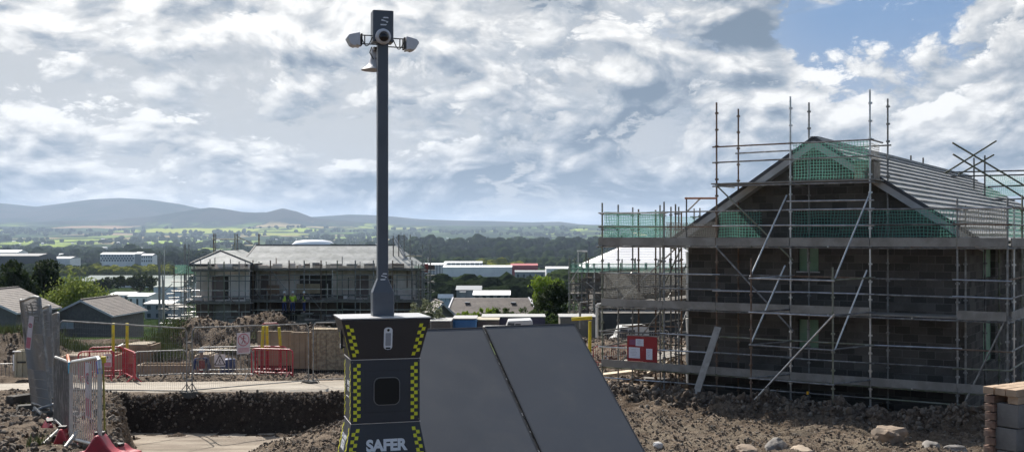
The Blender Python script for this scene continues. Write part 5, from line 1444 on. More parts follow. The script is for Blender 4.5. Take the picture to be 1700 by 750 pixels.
# ---- brown roofed house in the middle distance
D = 118; gz_ = place(815, D).z
hb_ = thing('house', 'long low house with a brown roof and two skylights behind the hedge', 'house', (at(815, 0, D).x, D, gz_))
x0, x1 = at(742, 0, D).x-hb_.location.x, at(893, 0, D).x-hb_.location.x; zr_ = at(0, 495, D+3).z-gz_; ze_ = at(0, 521, D).z-gz_
MB().prism([(x0+.5, .4, -1), (x0+.5, .4, ze_), (x0+.5, 4, zr_-.1), (x0+.5, 7.6, ze_), (x0+.5, 7.6, -1)], (x1-x0-1, 0, 0)).build('wall', mat('beige_render', (.35, .33, .30), .9), hb_)
mb = MB(); slope_courses(mb, (x0+.5, 4, zr_), (x1-1.0, 4, zr_), (x0, 0, ze_), (x1, 0, ze_), 14, .03); slope_courses(mb, (x0+.5, 4, zr_), (x1-1.0, 4, zr_), (x0, 8, ze_), (x1, 8, ze_), 14, .03); rr = mb.build('roof', TILEB, hb_)
sk = mat('skylight_glass', (.6, .62, .65), .15)
for u in (774, 852):
    x = at(u, 0, D).x-hb_.location.x; MB().box((x, 2.6, lerp(ze_, zr_, .65)+.12), (.55, .7, .08)).build('skylight', sk, hb_)
MB().bar((x0-.05, 0, ze_), (x0+.45, 4, zr_), .15, .2).bar((x1+.05, 0, ze_), (x1-.95, 4, zr_), .15, .2).build('verge_board', white_trim, hb_)
gable_house('gabled_house', 'small grey gable with white verges left of the long brown roof', (at(735, 0, 112).x, 112, place(735, 112).z), 2.6, 6, at(0, 522, 112).z-place(735, 112).z, at(0, 502, 112).z-place(735, 112).z, R(12), mat('grey_gable', (.2, .2, .2), .9), TILEB, 8)
# ---- generic flat buildings further away
def shed(name, label, u0, u1, vt, vb, d, dep, wallm, roofm, wins=None, cat='building', roof_h=None, winm=None, ribs=0):
    a = at(u0, vt, d); b_ = at(u1, vb, d); cx = (a.x+b_.x)/2; w_ = b_.x-a.x
    g = min(b_.z, place((u0+u1)/2, d).z)
    t_ = thing(name, label, cat, (cx, d, g)); h_ = a.z-g; rh = roof_h if roof_h is not None else h_*.12
    MB().box((0, dep/2, (h_-rh)/2), (w_, dep, h_-rh)).build('wall', wallm, t_)
    MB().prism([(-w_/2-.3, -.3, h_-rh+.002), (-w_/2-.3, dep+.3, h_-rh+.002), (-w_/2-.3, dep*.5, h_)], (w_+.6, 0, 0)).build('roof', roofm, t_)
    if wins:
        nx, nz, fw, fh = wins; vis0 = b_.z-g
        for j in range(nz):
            z = vis0+(h_-rh-vis0)*(j+.5)/nz
            for i in range(nx): MB().box((-w_/2+w_*(i+.5)/nx, -.05, z), (w_/nx*fw, .1, (h_-rh-vis0)/nz*fh)).build('window', winm or glassm, t_)
    if ribs:
        mb = MB()
        for i in range(ribs): mb.box((-w_/2+w_*(i+.5)/ribs, -.1, (h_-rh)/2), (w_/ribs*.18, .2, h_-rh-.1))
        mb.build('cladding_ribs', roofm, t_)
    return t_
wh = mat('white_cladding', (.82, .83, .83), .6, col2=(.7, .71, .72), vscale=.05); gy = mat('grey_cladding', (.26, .28, .30), .6); dkr = mat('dark_roof', (.035, .045, .06), .7); grn = mat('grey_green_roof', (.085, .125, .115), .8); pl_ = mat('pale_green_roof', (.20, .235, .215), .8); rd = mat('dull_red_cladding', (.34, .05, .06), .7)
bluew = mat('blue_grey_glass', (.08, .12, .18), .3)
shed('long_building', 'long dark roofed building at the left edge of the valley', -40, 64, 421, 433, 1500, 60, dkr, dkr)
shed('long_building', 'white flat roofed building just above the long dark one at the left edge', -30, 28, 415, 422, 1750, 40, wh, wh)
shed('long_building', 'low pale building right of the long dark one', 62, 116, 426, 433, 1600, 40, wh, gy)
ob = shed('office_building', 'pale office block with a chequered window front on the valley floor', 166, 224, 419, 437, 1900, 30, wh, gy, cat='office')
W_ = (224-166)/F*1900; gg = ob.location.z; zt_ = at(0, 423, 1900).z-gg; zb_ = at(0, 434, 1900).z-gg
mb = MB()
for j in range(3):
    for i in range(12):
        x = -W_/2+W_*(i+.5+.5*(j % 2))/12.6; z = lerp(zb_, zt_, (j+.5)/3)
        mb.add([(x-2.1, -.6, z), (x, -.6, z-2.1), (x+2.1, -.6, z), (x, -.6, z+2.1)], [(0, 1, 2, 3)])
mb.build('chequered_windows', bluew, ob)
shed('office_building', 'grey wing joined to the right end of the chequered office block', 224, 234, 418, 436, 1895, 28, gy, gy, cat='office')
shed('office_building', 'pale wing with small windows right of the chequered office block', 234, 253, 421, 436, 1890, 26, wh, gy, wins=(5, 2, .5, .5), cat='office')
shed('long_building', 'long low grey green roof below the yellow green shrubs', 126, 300, 459, 471, 1000, 70, grn, grn, roof_h=5)
shed('long_building', 'pale roofed shed behind the dark trees on the flat', 190, 300, 464, 477, 800, 40, wh, pl_, roof_h=4)
shed('white_building', 'low white building with dark panels behind the bungalow ridge', 178, 214, 486, 499, 420, 20, wh, gy, wins=(4, 1, .55, .5))
shed('white_building', 'bright white shed with a grey door right of the bungalow ridge', 212, 244, 488, 512, 380, 18, wh, wh, wins=(3, 1, .3, .6))
shed('white_building', 'small pale block between the bungalow and the scaffolded house', 240, 284, 500, 530, 300, 14, gy, wh, wins=(3, 2, .4, .5))
shed('white_building', 'pale wide roof directly behind the left house scaffold', 255, 300, 472, 488, 520, 25, wh, pl_)
shed('warehouse', 'long white warehouse in the centre right of the valley', 735, 850, 441, 453, 1150, 50, wh, wh, ribs=24)
shed('warehouse', 'pale warehouse with a bright roof farther behind the long white one', 737, 800, 434, 442, 1400, 40, gy, wh, ribs=8)
shed('warehouse', 'grey warehouse at the left end of the long white one', 700, 740, 437, 452, 1250, 40, gy, wh, ribs=8)
shed('warehouse', 'dull red topped warehouse right of the long white one', 848, 893, 438, 450, 1180, 50, rd, rd)
shed('warehouse', 'grey lower block beneath the dull red warehouse', 855, 905, 449, 464, 1000, 30, gy, gy, wins=(5, 1, .3, .4))
shed('warehouse', 'white and grey warehouse left of the right scaffold', 907, 945, 443, 464, 1080, 40, wh, wh, wins=(1, 1, .6, .55), winm=gy)
shed('warehouse', 'blue grey flat block below the grey warehouse', 885, 925, 470, 484, 600, 20, mat('blue_grey_wall', (.20, .25, .31), .7), gy)
h9 = shed('hall_building', 'small pale hall with tall windows above the brown roof', 786, 846, 484, 500, 300, 16, mat('greige_wall', (.30, .30, .30), .8), wh, wins=(5, 1, .5, .7))
shed('hall_building', 'grey tower block on a stalk left of the pale hall', 758, 798, 475, 480, 330, 10, gy, gy)
shed('hall_building', 'narrow grey stair block under the flat grey roof', 764, 772, 479, 502, 329, 6, gy, gy)
shed('billboard', 'pale blue gridded board left of the pale hall', 729, 750, 488, 500, 240, 1, mat('pale_blue', (.42, .5, .62), .5), wh, wins=(3, 2, .06, 1))
# stadium
sd = thing('stadium', 'white domed stadium roof beyond the ridge of the scaffolded house', 'stadium', (at(520, 0, 3600).x, 3600, place(520, 3600).z))
W_ = 72/F*3600/2; zz0 = at(0, 408, 3600).z-sd.location.z; zz1 = at(0, 398, 3600).z-sd.location.z
mb = MB().lathe([(0, zz1), (W_*.45, zz1-.5), (W_*.8, lerp(zz0, zz1, .8)), (W_*.97, lerp(zz0, zz1, .35)), (W_, zz0)], seg=48, M=Matrix.Diagonal((1, .6, 1))); mb.build('dome', mat('white_dome', (.85, .86, .88), .5), sd, smooth=True)
mb = MB()
for i in range(26):
    a = math.pi+math.pi*i/25; mb.box((math.cos(a)*W_*.98, math.sin(a)*W_*.59, (zz0+zz1*.3)/1.6), (2.2, 1.5, (zz1-zz0)*.5))
mb.build('rib', wh, sd); MB().lathe([(W_*.97, 0), (W_*.97, zz0)], seg=40, M=Matrix.Diagonal((1, .6, 1))).build('stand', mat('stand_grey', (.3, .33, .35), .8), sd)

# ---- far woods, shrubs and hedgerows (uncountable)
bp_ = [rock_mesh(1, 1, .85, s_*2.3, 2) for s_ in range(5)]
def wood(name, m_, spots):
    mb = MB()
    for x, y, r, zf in spots:
        vs_, fs_ = random.choice(bp_); a = random.random()*6.28; ca, sa = math.cos(a), math.sin(a)
        z0 = far_z(x, y)+r*zf
        j = random.uniform(.75, 1.25)
        mb.add([(x+(v[0]*ca-v[1]*sa)*r, y+(v[0]*sa+v[1]*ca)*r, z0+v[2]*r*j) for v in vs_], fs_)
    o_ = mb.build(name, m_); return tag(o_, kind='stuff')
def canopy(name, c1, c2, sc=.35):
    m_ = bpy.data.materials.new(name); m_.use_nodes = True; n, p = nt_of(m_)
    c = n.n('ShaderNodeTexCoord').outputs['Object']
    g = n.n('ShaderNodeNewGeometry')
    col = n.mix(n.ss(n.noise(c, sc, 5, .75), .38, .62), c1, c2)
    col = n.mix(n.m('MULTIPLY', g.outputs['Random Per Island'], .6), col, c2)
    n.put(p.inputs['Base Color'], col); p.inputs['Roughness'].default_value = 1; p.inputs['Specular IOR Level'].default_value = 0
    b_ = n.n('ShaderNodeBump'); b_.inputs['Strength'].default_value = 1; b_.inputs['Distance'].default_value = 3
    n.put(b_.inputs['Height'], n.noise(c, sc*1.5, 5, .8)); n.put(p.inputs['Normal'], b_.outputs[0])
    return m_
def band(n_, u0, u1, d0, d1, r0, r1, clump=0.0, sc=1/200):
    out = []; tries = 0
    while len(out) < n_ and tries < n_*14:
        tries += 1
        d = random.uniform(d0, d1); u = random.uniform(u0, u1); x = (u-850)/F*d
        if clump and fbm(x, d, sc, 3, 9.0) < clump: continue
        out.append((x, d, random.uniform(r0, r1)*(1 if random.random() > .1 else 1.35), random.uniform(.5, .9)))
    return out
C_dark = canopy('wood_canopy_dark', (.010, .018, .009), (.035, .052, .022)); C_mid = canopy('wood_canopy', (.02, .035, .015), (.06, .085, .03)); C_yel = canopy('shrub_canopy_yellow', (.07, .09, .02), (.26, .27, .04), .6)
wood('yellow_shrubs', C_yel, band(420, 92, 292, 1230, 1420, 3.2, 5.6)+band(60, 795, 872, 1450, 1600, 5, 8))
wood('shrubs', C_mid, band(120, -20, 150, 1240, 1500, 4, 6, .05)+band(200, -30, 290, 1520, 1850, 3, 5.5, -.05)+band(120, -20, 80, 400, 900, 4, 7))
wood('woodland', C_dark, band(300, 718, 885, 430, 600, 3.8, 6.0)+band(520, 640, 1180, 2400, 4400, 12, 19)+band(330, 180, 430, 2050, 3000, 10, 16, .0)+band(260, -40, 300, 2100, 3200, 8, 14, .02)+band(120, 690, 740, 500, 700, 4, 6))
wood('hedgerows', C_mid, band(900, -60, 1180, 3000, 6500, 10, 17, .10, 1/500)+band(800, -80, 1200, 6500, 11500, 12, 20, .14, 1/700)+band(200, 640, 1000, 1650, 2300, 7, 11)+band(90, 690, 960, 660, 800, 4, 6, -.02))
wood('treetops', C_mid, band(60, 720, 800, 560, 700, 4, 6)+band(90, 915, 1000, 600, 980, 5, 8))
# tiny far houses
fh = []
whd = mat('far_white_wall', (.7, .7, .68), .7)
for i in range(70):
    d = random.uniform(2600, 8200); u = random.uniform(-20, 1000); x = (u-850)/F*d
    o_ = None
    mb = MB(); w_ = random.uniform(10, 22); h_ = random.uniform(5, 8)
    z_ = far_z(x, d); mb.box((0, 0, h_/2), (w_, 10, h_)).prism([(-w_/2, -5.2, h_+.01), (-w_/2, 5.2, h_+.01), (-w_/2, 0, h_+3)], (w_, 0, 0))
    o_ = mb.build('far_house', whd); o_.location = (x, d, z_+random.uniform(4, 10)); tag(o_, 'tiny pale house scattered in the distant valley', 'house', 'tiny pale houses far out in the valley')

# ---- scaffolded terrace house on the left ---------------------------------
D = 97.0; OX = at(500, 0, D).x
G0 = place(500, D).z
HA = thing('terrace_house', 'white and brown terrace house with light grey roof, wrapped in scaffold left of the mast', 'house', (OX, D, G0))
def lx(u, d=D): return at(u, 0, d).x-OX
def lz(v, d=D): return at(0, v, d).z-G0
wallw = mat('white_render', (.78, .70, .66), .9, col2=(.55, .47, .42), vscale=.6); brn = mat('dark_brown_brick', (.13, .10, .085), .95, col2=(.18, .14, .12), vscale=2); opn = mat('dark_opening', (.10, .09, .085), .9); pkc = mat('grey_pink_panel', (.24, .19, .18), .9)
ze, zr = lz(446), at(0, 407, D+4.4).z-G0; zm = lz(499)
X0, X1 = lx(402), lx(690)
ops = [(lx(a), lx(b_), lz(494), lz(456)) for a, b_ in ((432, 446), (497, 552), (588, 612), (640, 650))]
mb = MB(); wall_holes(mb, X0, X1, zm, ze, .0, .3, ops); mb.build('upper_wall', wallw, HA)
mb = MB(); wall_holes(mb, X0, X1, -1.5, zm-.004, .0, .3, [(lx(470), lx(505), -1.4, lz(512)), (lx(560), lx(596), lz(540), lz(506))]); mb.build('lower_wall', brn, HA)
MB().box(((X0+X1)/2, 4.6, ze/2-1), (X1-X0-.1, 8.2, ze+2-.3)).build('core', opn, HA)
for k_, (a, b_, c_, d_) in enumerate(ops): MB().box(((a+b_)/2, .22, (c_+d_)/2), (b_-a, .04, d_-c_)).build('window', [pkc, opn, pkc, glassm][k_], HA)
MB().box((lx(515), -.9, lz(478)), (lx(535)-lx(497), .08, .85)).build('loading_board', tan, HA); MB().box((lx(457), -.9, lz(479)), (lx(468)-lx(447), .08, .75)).build('loading_board', mat('brown_board', (.26, .17, .12), .9), HA)
mb = MB()
A0, A1, E0, E1 = (lx(425, D+4.4), 4.4, zr), (lx(656, D+4.4), 4.4, zr), (lx(396), -.5, ze), (lx(694), -.5, ze)
slope_courses(mb, A0, A1, E0, E1, 20, .045); slope_courses(mb, A0, A1, (E0[0], 9.3, ze), (E1[0], 9.3, ze), 20, .045)
slope_courses(mb, (A1[0], 4.4, zr), (A1[0], 4.401, zr), (E1[0], -.5, ze), (E1[0], 9.3, ze), 20, .045)
slope_courses(mb, (A0[0], 4.4, zr), (A0[0], 4.401, zr), (E0[0], 9.3, ze), (E0[0], -.5, ze), 20, .045)
mb.build('roof', TILE2, HA)
dr = mat('dark_ridge', (.05, .055, .06), .7)
MB().bar(A0, A1, .2, .14).bar(A0, E0, .12, .12).build('ridge', dr, HA)
MB().bar((X0, -.55, ze-.1), (X1+.4, -.55, ze-.1), .12, .12).build('gutter', dr, HA)
# projecting wing with hipped end
W0, W1 = lx(326, 94.5), lx(414, 94.5); yw = -2.6; zew = at(0, 438, 94.2).z-G0; zaw = at(0, 416.5, 97).z-G0; xm = lx(366, 97)
mb = MB(); wall_holes(mb, W0, W1, zm, zew, yw, yw+.3, [(lx(352, 94.5), lx(380, 94.5), lz(494), lz(455))]); mb.build('upper_wall', wallw, HA)
mb = MB(); wall_holes(mb, W0, W1, -1.5, zm-.004, yw, yw+.3, [(lx(353, 94.5), lx(383, 94.5), lz(550), lz(503))]); mb.build('lower_wall', brn, HA)
MB().box(((W0+W1)/2, 1.0, zm/2+.8), (W1-W0-.1, 6.4, zew+1)).build('core', opn, HA)
MB().box((lx(361, 94.5), yw+.2, lz(474)), (lx(371, 94.5)-lx(352, 94.5), .05, 2)).build('window', pkc, HA)
MB().box((lx(368, 94.5), yw+.2, lz(523)), (lx(383, 94.5)-lx(353, 94.5), .05, 2.6)).build('window', mat('grey_board', (.27, .26, .25), .8), HA)
mb = MB(); slope_courses(mb, (xm, 0, zaw), (xm, .001, zaw), (W0-.4, yw-.4, zew), (W1+.4, yw-.4, zew), 13, .04)
slope_courses(mb, (xm, 0, zaw), (xm, 8, zaw), (W0-.4, yw-.4, zew), (W0-.4, 8, zew), 13, .04); slope_courses(mb, (xm, 0, zaw), (xm, 8, zaw), (W1+.4, yw-.4, zew), (W1+.4, 3, zew), 13, .04)
mb.build('wing_roof', TILE2, HA)
MB().bar((xm, 0, zaw+.05), (W0-.4, yw-.4, zew+.05), .12, .12).bar((xm, 0, zaw+.05), (W1+.4, yw-.4, zew+.05), .12, .12).build('hip_tiles', dr, HA)
MB().box(((W0+W1)/2, yw-.42, zew-.1), (W1-W0+.9, .1, .15)).build('gutter', dr, HA)
# its scaffold
SA_ = thing('scaffolding', 'dense grey scaffold wrapped round the white and brown terrace house', 'scaffold', (OX, D, G0))
def stubes(name, lst, r=.058, m_=None):
    m_ = m_ or steel()
    mb = MB()
    for a, b_ in lst: mb.tube(a, b_, r, 5)
    return mb.build(name, m_, SA_)
usd = [322, 346, 372, 397, 420, 449, 480, 505, 533, 560, 590, 620, 652, 684, 704]
for i, u in enumerate(usd):
    yy = -4.2 if u < 420 else -1.7; dd = D+yy
    stubes('standard', [((lx(u, dd), yy, -1.2), (lx(u, dd), yy, at(0, 432 if u > 415 else 434, dd).z-G0))])
    stubes('standard', [((lx(u+5, dd), yy+1.1, -1.2), (lx(u+5, dd), yy+1.1, at(0, 430+random.uniform(-4, 6), dd).z-G0))], .04)
for j, v in enumerate((447, 455, 463, 478, 488, 499, 512, 520, 533, 545, 553)):
    for (ua, ub, yy) in ((318, 415, -4.2), (412, 708, -1.7)):
        dd = D+yy
        stubes('ledger', [((lx(ua, dd), yy, lz(v)), (lx(ub, dd), yy, lz(v)+random.uniform(-.03, .03)))], .042, galv if j % 3 else galv_bright)
for v in (448, 499, 533):
    for (ua, ub, yy) in ((318, 415, -4.2), (412, 708, -1.7)):
        dd = D+yy
        MB().box(((lx(ua, dd)+lx(ub, dd))/2, yy+.6, lz(v)), (lx(ub, dd)-lx(ua, dd), 1.1, .06)).build('deck', boardm, SA_)
        MB().box(((lx(ua, dd)+lx(ub, dd))/2, yy-.05, lz(v)+.12), (lx(ub, dd)-lx(ua, dd), .03, .2)).build('toe_board', plank_grey, SA_)
for k_ in range(12):
    u = random.choice(usd[:-1]); yy = -4.25 if u < 410 else -1.75; dd = D+yy; v = random.choice((447, 478, 512))
    stubes('brace', [((lx(u, dd), yy, lz(v)), (lx(u+28, dd), yy, lz(v+34)))], .03)
for u in (355, 358, 390, 394, 430):
    stubes('standard', [((lx(u, D+6), 6, lz(420)), (lx(u, D+6), 6, at(0, 388, D+6).z-G0))], .06)
stubes('ledger', [((lx(352, D+6), 6, at(0, 397, D+6).z-G0), (lx(400, D+6), 6, at(0, 397, D+6).z-G0)), ((lx(393, D+6), 6, at(0, 392, D+6).z-G0), (lx(420, D+6), 6, at(0, 405, D+6).z-G0))], .05)
stubes('brace', [((lx(653, D+3), 3, at(0, 396, D+3).z-G0), (lx(680, D+1), 1, at(0, 442, D+1).z-G0)), ((lx(657, D+3), 3, at(0, 396, D+3).z-G0), (lx(684, D+1), 1, at(0, 442, D+1).z-G0))], .07, galv_bright)
for u in (653, 662, 671, 681): stubes('standard', [((lx(u, D+2), 2, lz(445)), (lx(u, D+2), 2, at(0, 389 if u > 660 else 391, D+2).z-G0))], .055)
stubes('ledger', [((lx(672, D+1), 1, at(0, 425, D+1).z-G0), (lx(700, D+1), 1, at(0, 425, D+1).z-G0))], .06)
for k_ in range(60):
    u = random.uniform(320, 700); yy = (-4.2 if u < 414 else -1.7)+random.choice((0, 1.1)); dd = D+yy; v = random.choice((447, 455, 463, 478, 488, 499, 512, 520, 533, 545))
    if k_ % 3: stubes('ledger', [((lx(u, dd), yy, lz(v)), (lx(u+random.uniform(14, 50), dd), yy, lz(v+random.uniform(-2, 2))))], .035, random.choice((galv, galv_bright, galv_dark)))
    else: stubes('standard', [((lx(u, dd), yy, lz(v+14)), (lx(u, dd), yy, lz(v-18)))], .05)
cl = MB()
for k_ in range(150):
    u = random.uniform(320, 712); yy = (-4 if u < 414 else -1.4)+random.uniform(0, .8); dd = D+yy; v = random.choice((447, 499, 533))
    cl.cm = random.choice((0, 1, 2)); h_ = random.uniform(.08, .6); cl.box((lx(u, dd), yy, lz(v)+.03+h_/2), (random.uniform(.15, 1.3), .2, h_))
cl.build('stored_boards', [wallw, boardm, brn], SA_, kind='stuff')
# side returns: dense tubes at both ends
for (ua, ub) in ((262, 322), (686, 720)):
    for k_ in range(18 if ua < 300 else 12):
        u = random.uniform(ua, ub); yy = random.uniform(-4, 6); dd = D+yy
        stubes('standard', [((lx(u, dd), yy, -2), (lx(u, dd), yy, at(0, random.choice((405, 438, 446, 440)) if u > 285 or u > 600 else random.uniform(412, 470), dd).z-G0))], .045)
    for k_ in range(34 if ua < 300 else 26):
        a = random.uniform(ua, ub-10); b_ = min(ub+2, a+random.uniform(12, 40)); v = random.choice((447, 458, 470, 482, 497, 508, 520, 533, 545)) if ua > 600 or a > 280 else random.uniform(478, 550); yy = random.uniform(-4, 4); dd = D+yy
        stubes('ledger', [((lx(a, dd), yy, lz(v)), (lx(b_, dd), yy, lz(v+random.uniform(-1, 1)+(random.choice((-12, 12)) if k_ % 5 == 0 else 0))))], .04, galv if k_ % 2 else galv_dark)
for (ua, ub, va, vb, yy, mm) in ((290, 322, 438, 452, -3, NET), (316, 415, 440, 446, -4.15, NETG), (688, 706, 440, 449, -1.6, NET), (415, 700, 440, 449, -1.62, NETG)):
    dd = D+yy; MB().quad((lx(ua, dd), yy, lz(vb)), (lx(ub, dd), yy, lz(vb)), (lx(ub, dd), yy, lz(va)), (lx(ua, dd), yy, lz(va))).build('debris_net', mm, SA_)
MB().box((lx(709, D), -1.4, lz(444)), (.35, .1, .75)).build('red_flag_board', mat('dull_red_board', (.4, .1, .08), .7), SA_)
# workers on its scaffold
for u, lb, tm, vm, rz, ar in ((472, 'worker in a yellow vest on the house scaffold, left of the bright jacket', hv_d, hv_y, 30, (.3, .6)), (486, 'worker in a full yellow jacket on the house scaffold, middle of three', hv_y, hv_y, 180, (.1, .5)), (505, 'worker in a yellow vest on the house scaffold, nearest the mast', hv_d, hv_y, -60, (.8, .2))):
    dd = D-2.4
    p_ = at(u, 519, dd)
    person(lb, p_, R(rz), tm, navy, vm, hel_w, H=1.8, arm=ar)
    MB().box((p_.x-OX, dd-D, p_.z-.05-G0), (1.5, 1.0, .06)).build('deck', boardm, SA_)

# ---- white roofed house behind the right scaffold --------------------------
D2 = 72.0; OX2 = at(1060, 0, D2).x; G2 = place(1060, D2).z
HC = thing('white_roofed_house', 'house with a bright white sloping roof seen through the left part of the big scaffold', 'house', (OX2, D2, G2))
l2 = lambda u, v, dy=0: (at(u, v, D2+dy).x-OX2, dy, at(u, v, D2+dy).z-G2)
whr = mat('white_roof_sheet', (.82, .82, .83), .6, col2=(.72, .72, .74), vscale=.5)
mb = MB(); slope_courses(mb, l2(1046, 403, 4.5), l2(1120, 403, 4.5), l2(972, 446, 0), l2(1190, 446, 0), 16, .02); slope_courses(mb, l2(1046, 403, 4.5), l2(1120, 403, 4.5), (l2(972, 446, 0)[0], 9, l2(0, 446, 0)[2]), (l2(1190, 446, 0)[0], 9, l2(0, 446, 0)[2]), 8, .02)
slope_courses(mb, l2(1046, 403, 4.5), (l2(1046, 403, 4.5)[0], 4.501, l2(1046, 403, 4.5)[2]), (l2(972, 446, 0)[0], 9, l2(0, 446, 0)[2]), l2(972, 446, 0), 8, .02)
mb.build('roof', whr, HC)
gw = mat('grey_brown_wall', (.15, .14, .13), .95, col2=(.22, .2, .18), vscale=1.5)
a_ = l2(985, 0, .5)[0]; b2_ = l2(1200, 0, .5)[0]; zt2 = l2(0, 446, 0)[2]-.1
mb = MB(); wall_holes(mb, a_, b2_, -1.5, zt2, .5, .8, [(l2(u, 0)[0], l2(u+15, 0)[0], l2(0, v1)[2], l2(0, v0)[2]) for u in (1004, 1048, 1085, 1120) for v0, v1 in ((458, 480), (500, 530))]); mb.build('wall', gw, HC)
MB().box(((a_+b2_)/2, 4.8, zt2/2-1), (b2_-a_-.2, 7.5, zt2+1.6)).build('core', opn, HC)
for u in (1004, 1048, 1085, 1120):
    for v0, v1 in ((458, 480), (500, 530)):
        MB().box((l2(u+7.5, 0)[0], .72, (l2(0, v0)[2]+l2(0, v1)[2])/2), (.6, .05, l2(0, v0)[2]-l2(0, v1)[2])).build('window', random.choice((glassm, pkc, timber_pale)), HC)
SC2 = thing('scaffolding', 'tangled scaffold around the white roofed house between solar panel and block house', 'scaffold', (OX2, D2, G2))
def st2(name, lst, r=.045, m_=None):
    m_ = m_ or steel()
    mb = MB()
    for a, b_ in lst: mb.tube(a, b_, r, 5)
    return mb.build(name, m_, SC2)
for u in (946, 953, 964, 975, 986, 1010, 1031, 1053, 1072, 1094, 1112, 1130, 1148):
    for yy in (-2.4, -1.2):
        p_ = l2(u+random.uniform(-2, 2), random.choice((430, 436, 428)), yy); st2('standard', [(p_, (p_[0], yy, -1.5))])
for u in (960, 973): p_ = l2(u, 416, -1); st2('standard', [(p_, (p_[0], -1, -1))])
st2('ledger', [(l2(958, 417, -1), l2(975, 417, -1))], .06)
for k_, v in enumerate((438, 445, 452, 462, 470, 478, 487, 497, 507, 516, 526, 536, 546, 556)):
    for yy in (-2.45, -1.15): st2('ledger', [(l2(943 if v < 520 else 970, v, yy), l2(1150, v+random.uniform(-1, 1), yy))], .028, galv if k_ % 3 == 1 else galv_dark)
for v in (452, 487, 522):
    MB().box(((l2(944, 0)[0]+l2(1150, 0)[0])/2, -1.8, l2(0, v, -2)[2]), (l2(1150, 0)[0]-l2(944, 0)[0], 1.2, .07)).build('deck', boardm, SC2)
for k_ in range(60):
    u = random.uniform(946, 1130); v = random.uniform(455, 545); st2('brace', [(l2(u, v, -2.5), l2(u+random.uniform(8, 30), v+random.choice((-1, 1))*random.uniform(10, 26), -2.5))], .026, random.choice((galv, galv_dark, galv_bright)))
MB().quad(l2(946, 452, -2.5), l2(1150, 452, -2.5), l2(1150, 437, -2.5), l2(946, 437, -2.5)).build('debris_net', NET, SC2)
MB().quad(l2(946, 485, -2.5), l2(1150, 485, -2.5), l2(1150, 468, -2.5), l2(946, 468, -2.5)).build('debris_net', NETG, SC2)
bits = MB()
for k_ in range(150):
    p_ = l2(random.uniform(948, 1140), random.uniform(456, 550), random.uniform(-2.2, -1.2)); bits.box(p_, (random.uniform(.1, .7), .1, random.uniform(.05, .4)), rz=random.random())
bits.cm = 1
for k_ in range(110):
    p_ = l2(random.uniform(948, 1140), random.uniform(456, 550), random.uniform(-2.2, -1.2)); bits.box(p_, (random.uniform(.1, .8), .1, random.uniform(.04, .12)), rz=random.random())
bits.build('stored_boards', [gw, timber_pale], SC2, kind='stuff')

# ---- yard right of the solar panel ----------------------------------------
gp_ = thing('height_gantry', 'yellow goalpost bar and post rising behind the right solar panel', 'gantry', gp(978, 36))
q = lambda u, v, d=36: at(u, v, d)-gp_.location
MB().tube(q(949, 529.5), q(983, 527), .06, 12).build('crossbar', yellow_paint, gp_); MB().tube(q(979.5, 533), q(979, 588), .055, 12).build('post', yellow_paint, gp_)
MB().tube(q(979, 588), q(979, 636), .045, 10).build('post_base', mat('lime_sleeve', (.45, .5, .05), .6), gp_)
MB().lathe([(0, 0), (.3, 0), (.25, .12), (0, .14)], q(979, 640), 14).build('base', concrete, gp_)
def post(label, u, v0, v1, d, r, m_, name='pipe_post'):
    b_ = at(u, v1, d); t_ = thing(name, label, 'post', b_); MB().tube((0, 0, 0), (0, 0, at(u, v0, d).z-b_.z), r, 8).build('tube', m_, t_); MB().tube((0, 0, at(u, v0, d).z-b_.z), (.3, 0, at(u, v0, d).z-b_.z+.02), r*.8, 8).build('elbow', m_, t_)
whp = mat('white_pipe', (.75, .75, .73), .5)
post('white standpipe just right of the yellow crossbar', 991, 505, 560, 40, .05, whp); post('short grey standpipe left of the yellow crossbar', 963, 502, 545, 41, .04, galv)
def vehicle(label, u0, u1, v0, v1, d, m_, cat='van'):
    a = at(u0, v0, d); b_ = at(u1, v1, d); w_ = b_.x-a.x; h_ = a.z-b_.z
    t_ = thing('parked_van', label, cat, ((a.x+b_.x)/2, d, b_.z))
    prof = [(-.5, .18), (-.5, .55), (-.40, .62), (-.28, .97), (.44, 1.0), (.5, .92), (.5, .18)]
    MB().prism([(x*w_, -.85, z*h_) for x, z in prof][::-1], (0, 1.7, 0)).build('body', m_, t_, bevel=.04)
    MB().prism([(x*w_, -.87, z*h_) for x, z in ((-.37, .62), (-.27, .90), (-.08, .90), (-.08, .62))][::-1], (0, 1.74, 0)).prism([(x*w_, -.86, z*h_) for x, z in ((-.05, .64), (-.05, .88), (.12, .88), (.12, .64))][::-1], (0, 1.72, 0)).build('side_window', glassm, t_)
    for x in (-.32, .32):
        wl = MB().tube((x*w_, -.87, .33), (x*w_, -.65, .33), .33, 18).build('wheel', black, t_); MB().tube((x*w_, -.885, .33), (x*w_, -.86, .33), .17, 12).build('rim', galv, wl)
    return t_
whv = mat('white_van_paint', (.72, .72, .70), .3)
vehicle('white van parked behind the site railing left of the red notice board', 1014, 1074, 539, 590, 60, whv)
vehicle('white van partly hidden by the solar panels, only its roof showing', 832, 884, 529, 580, 62, whv)
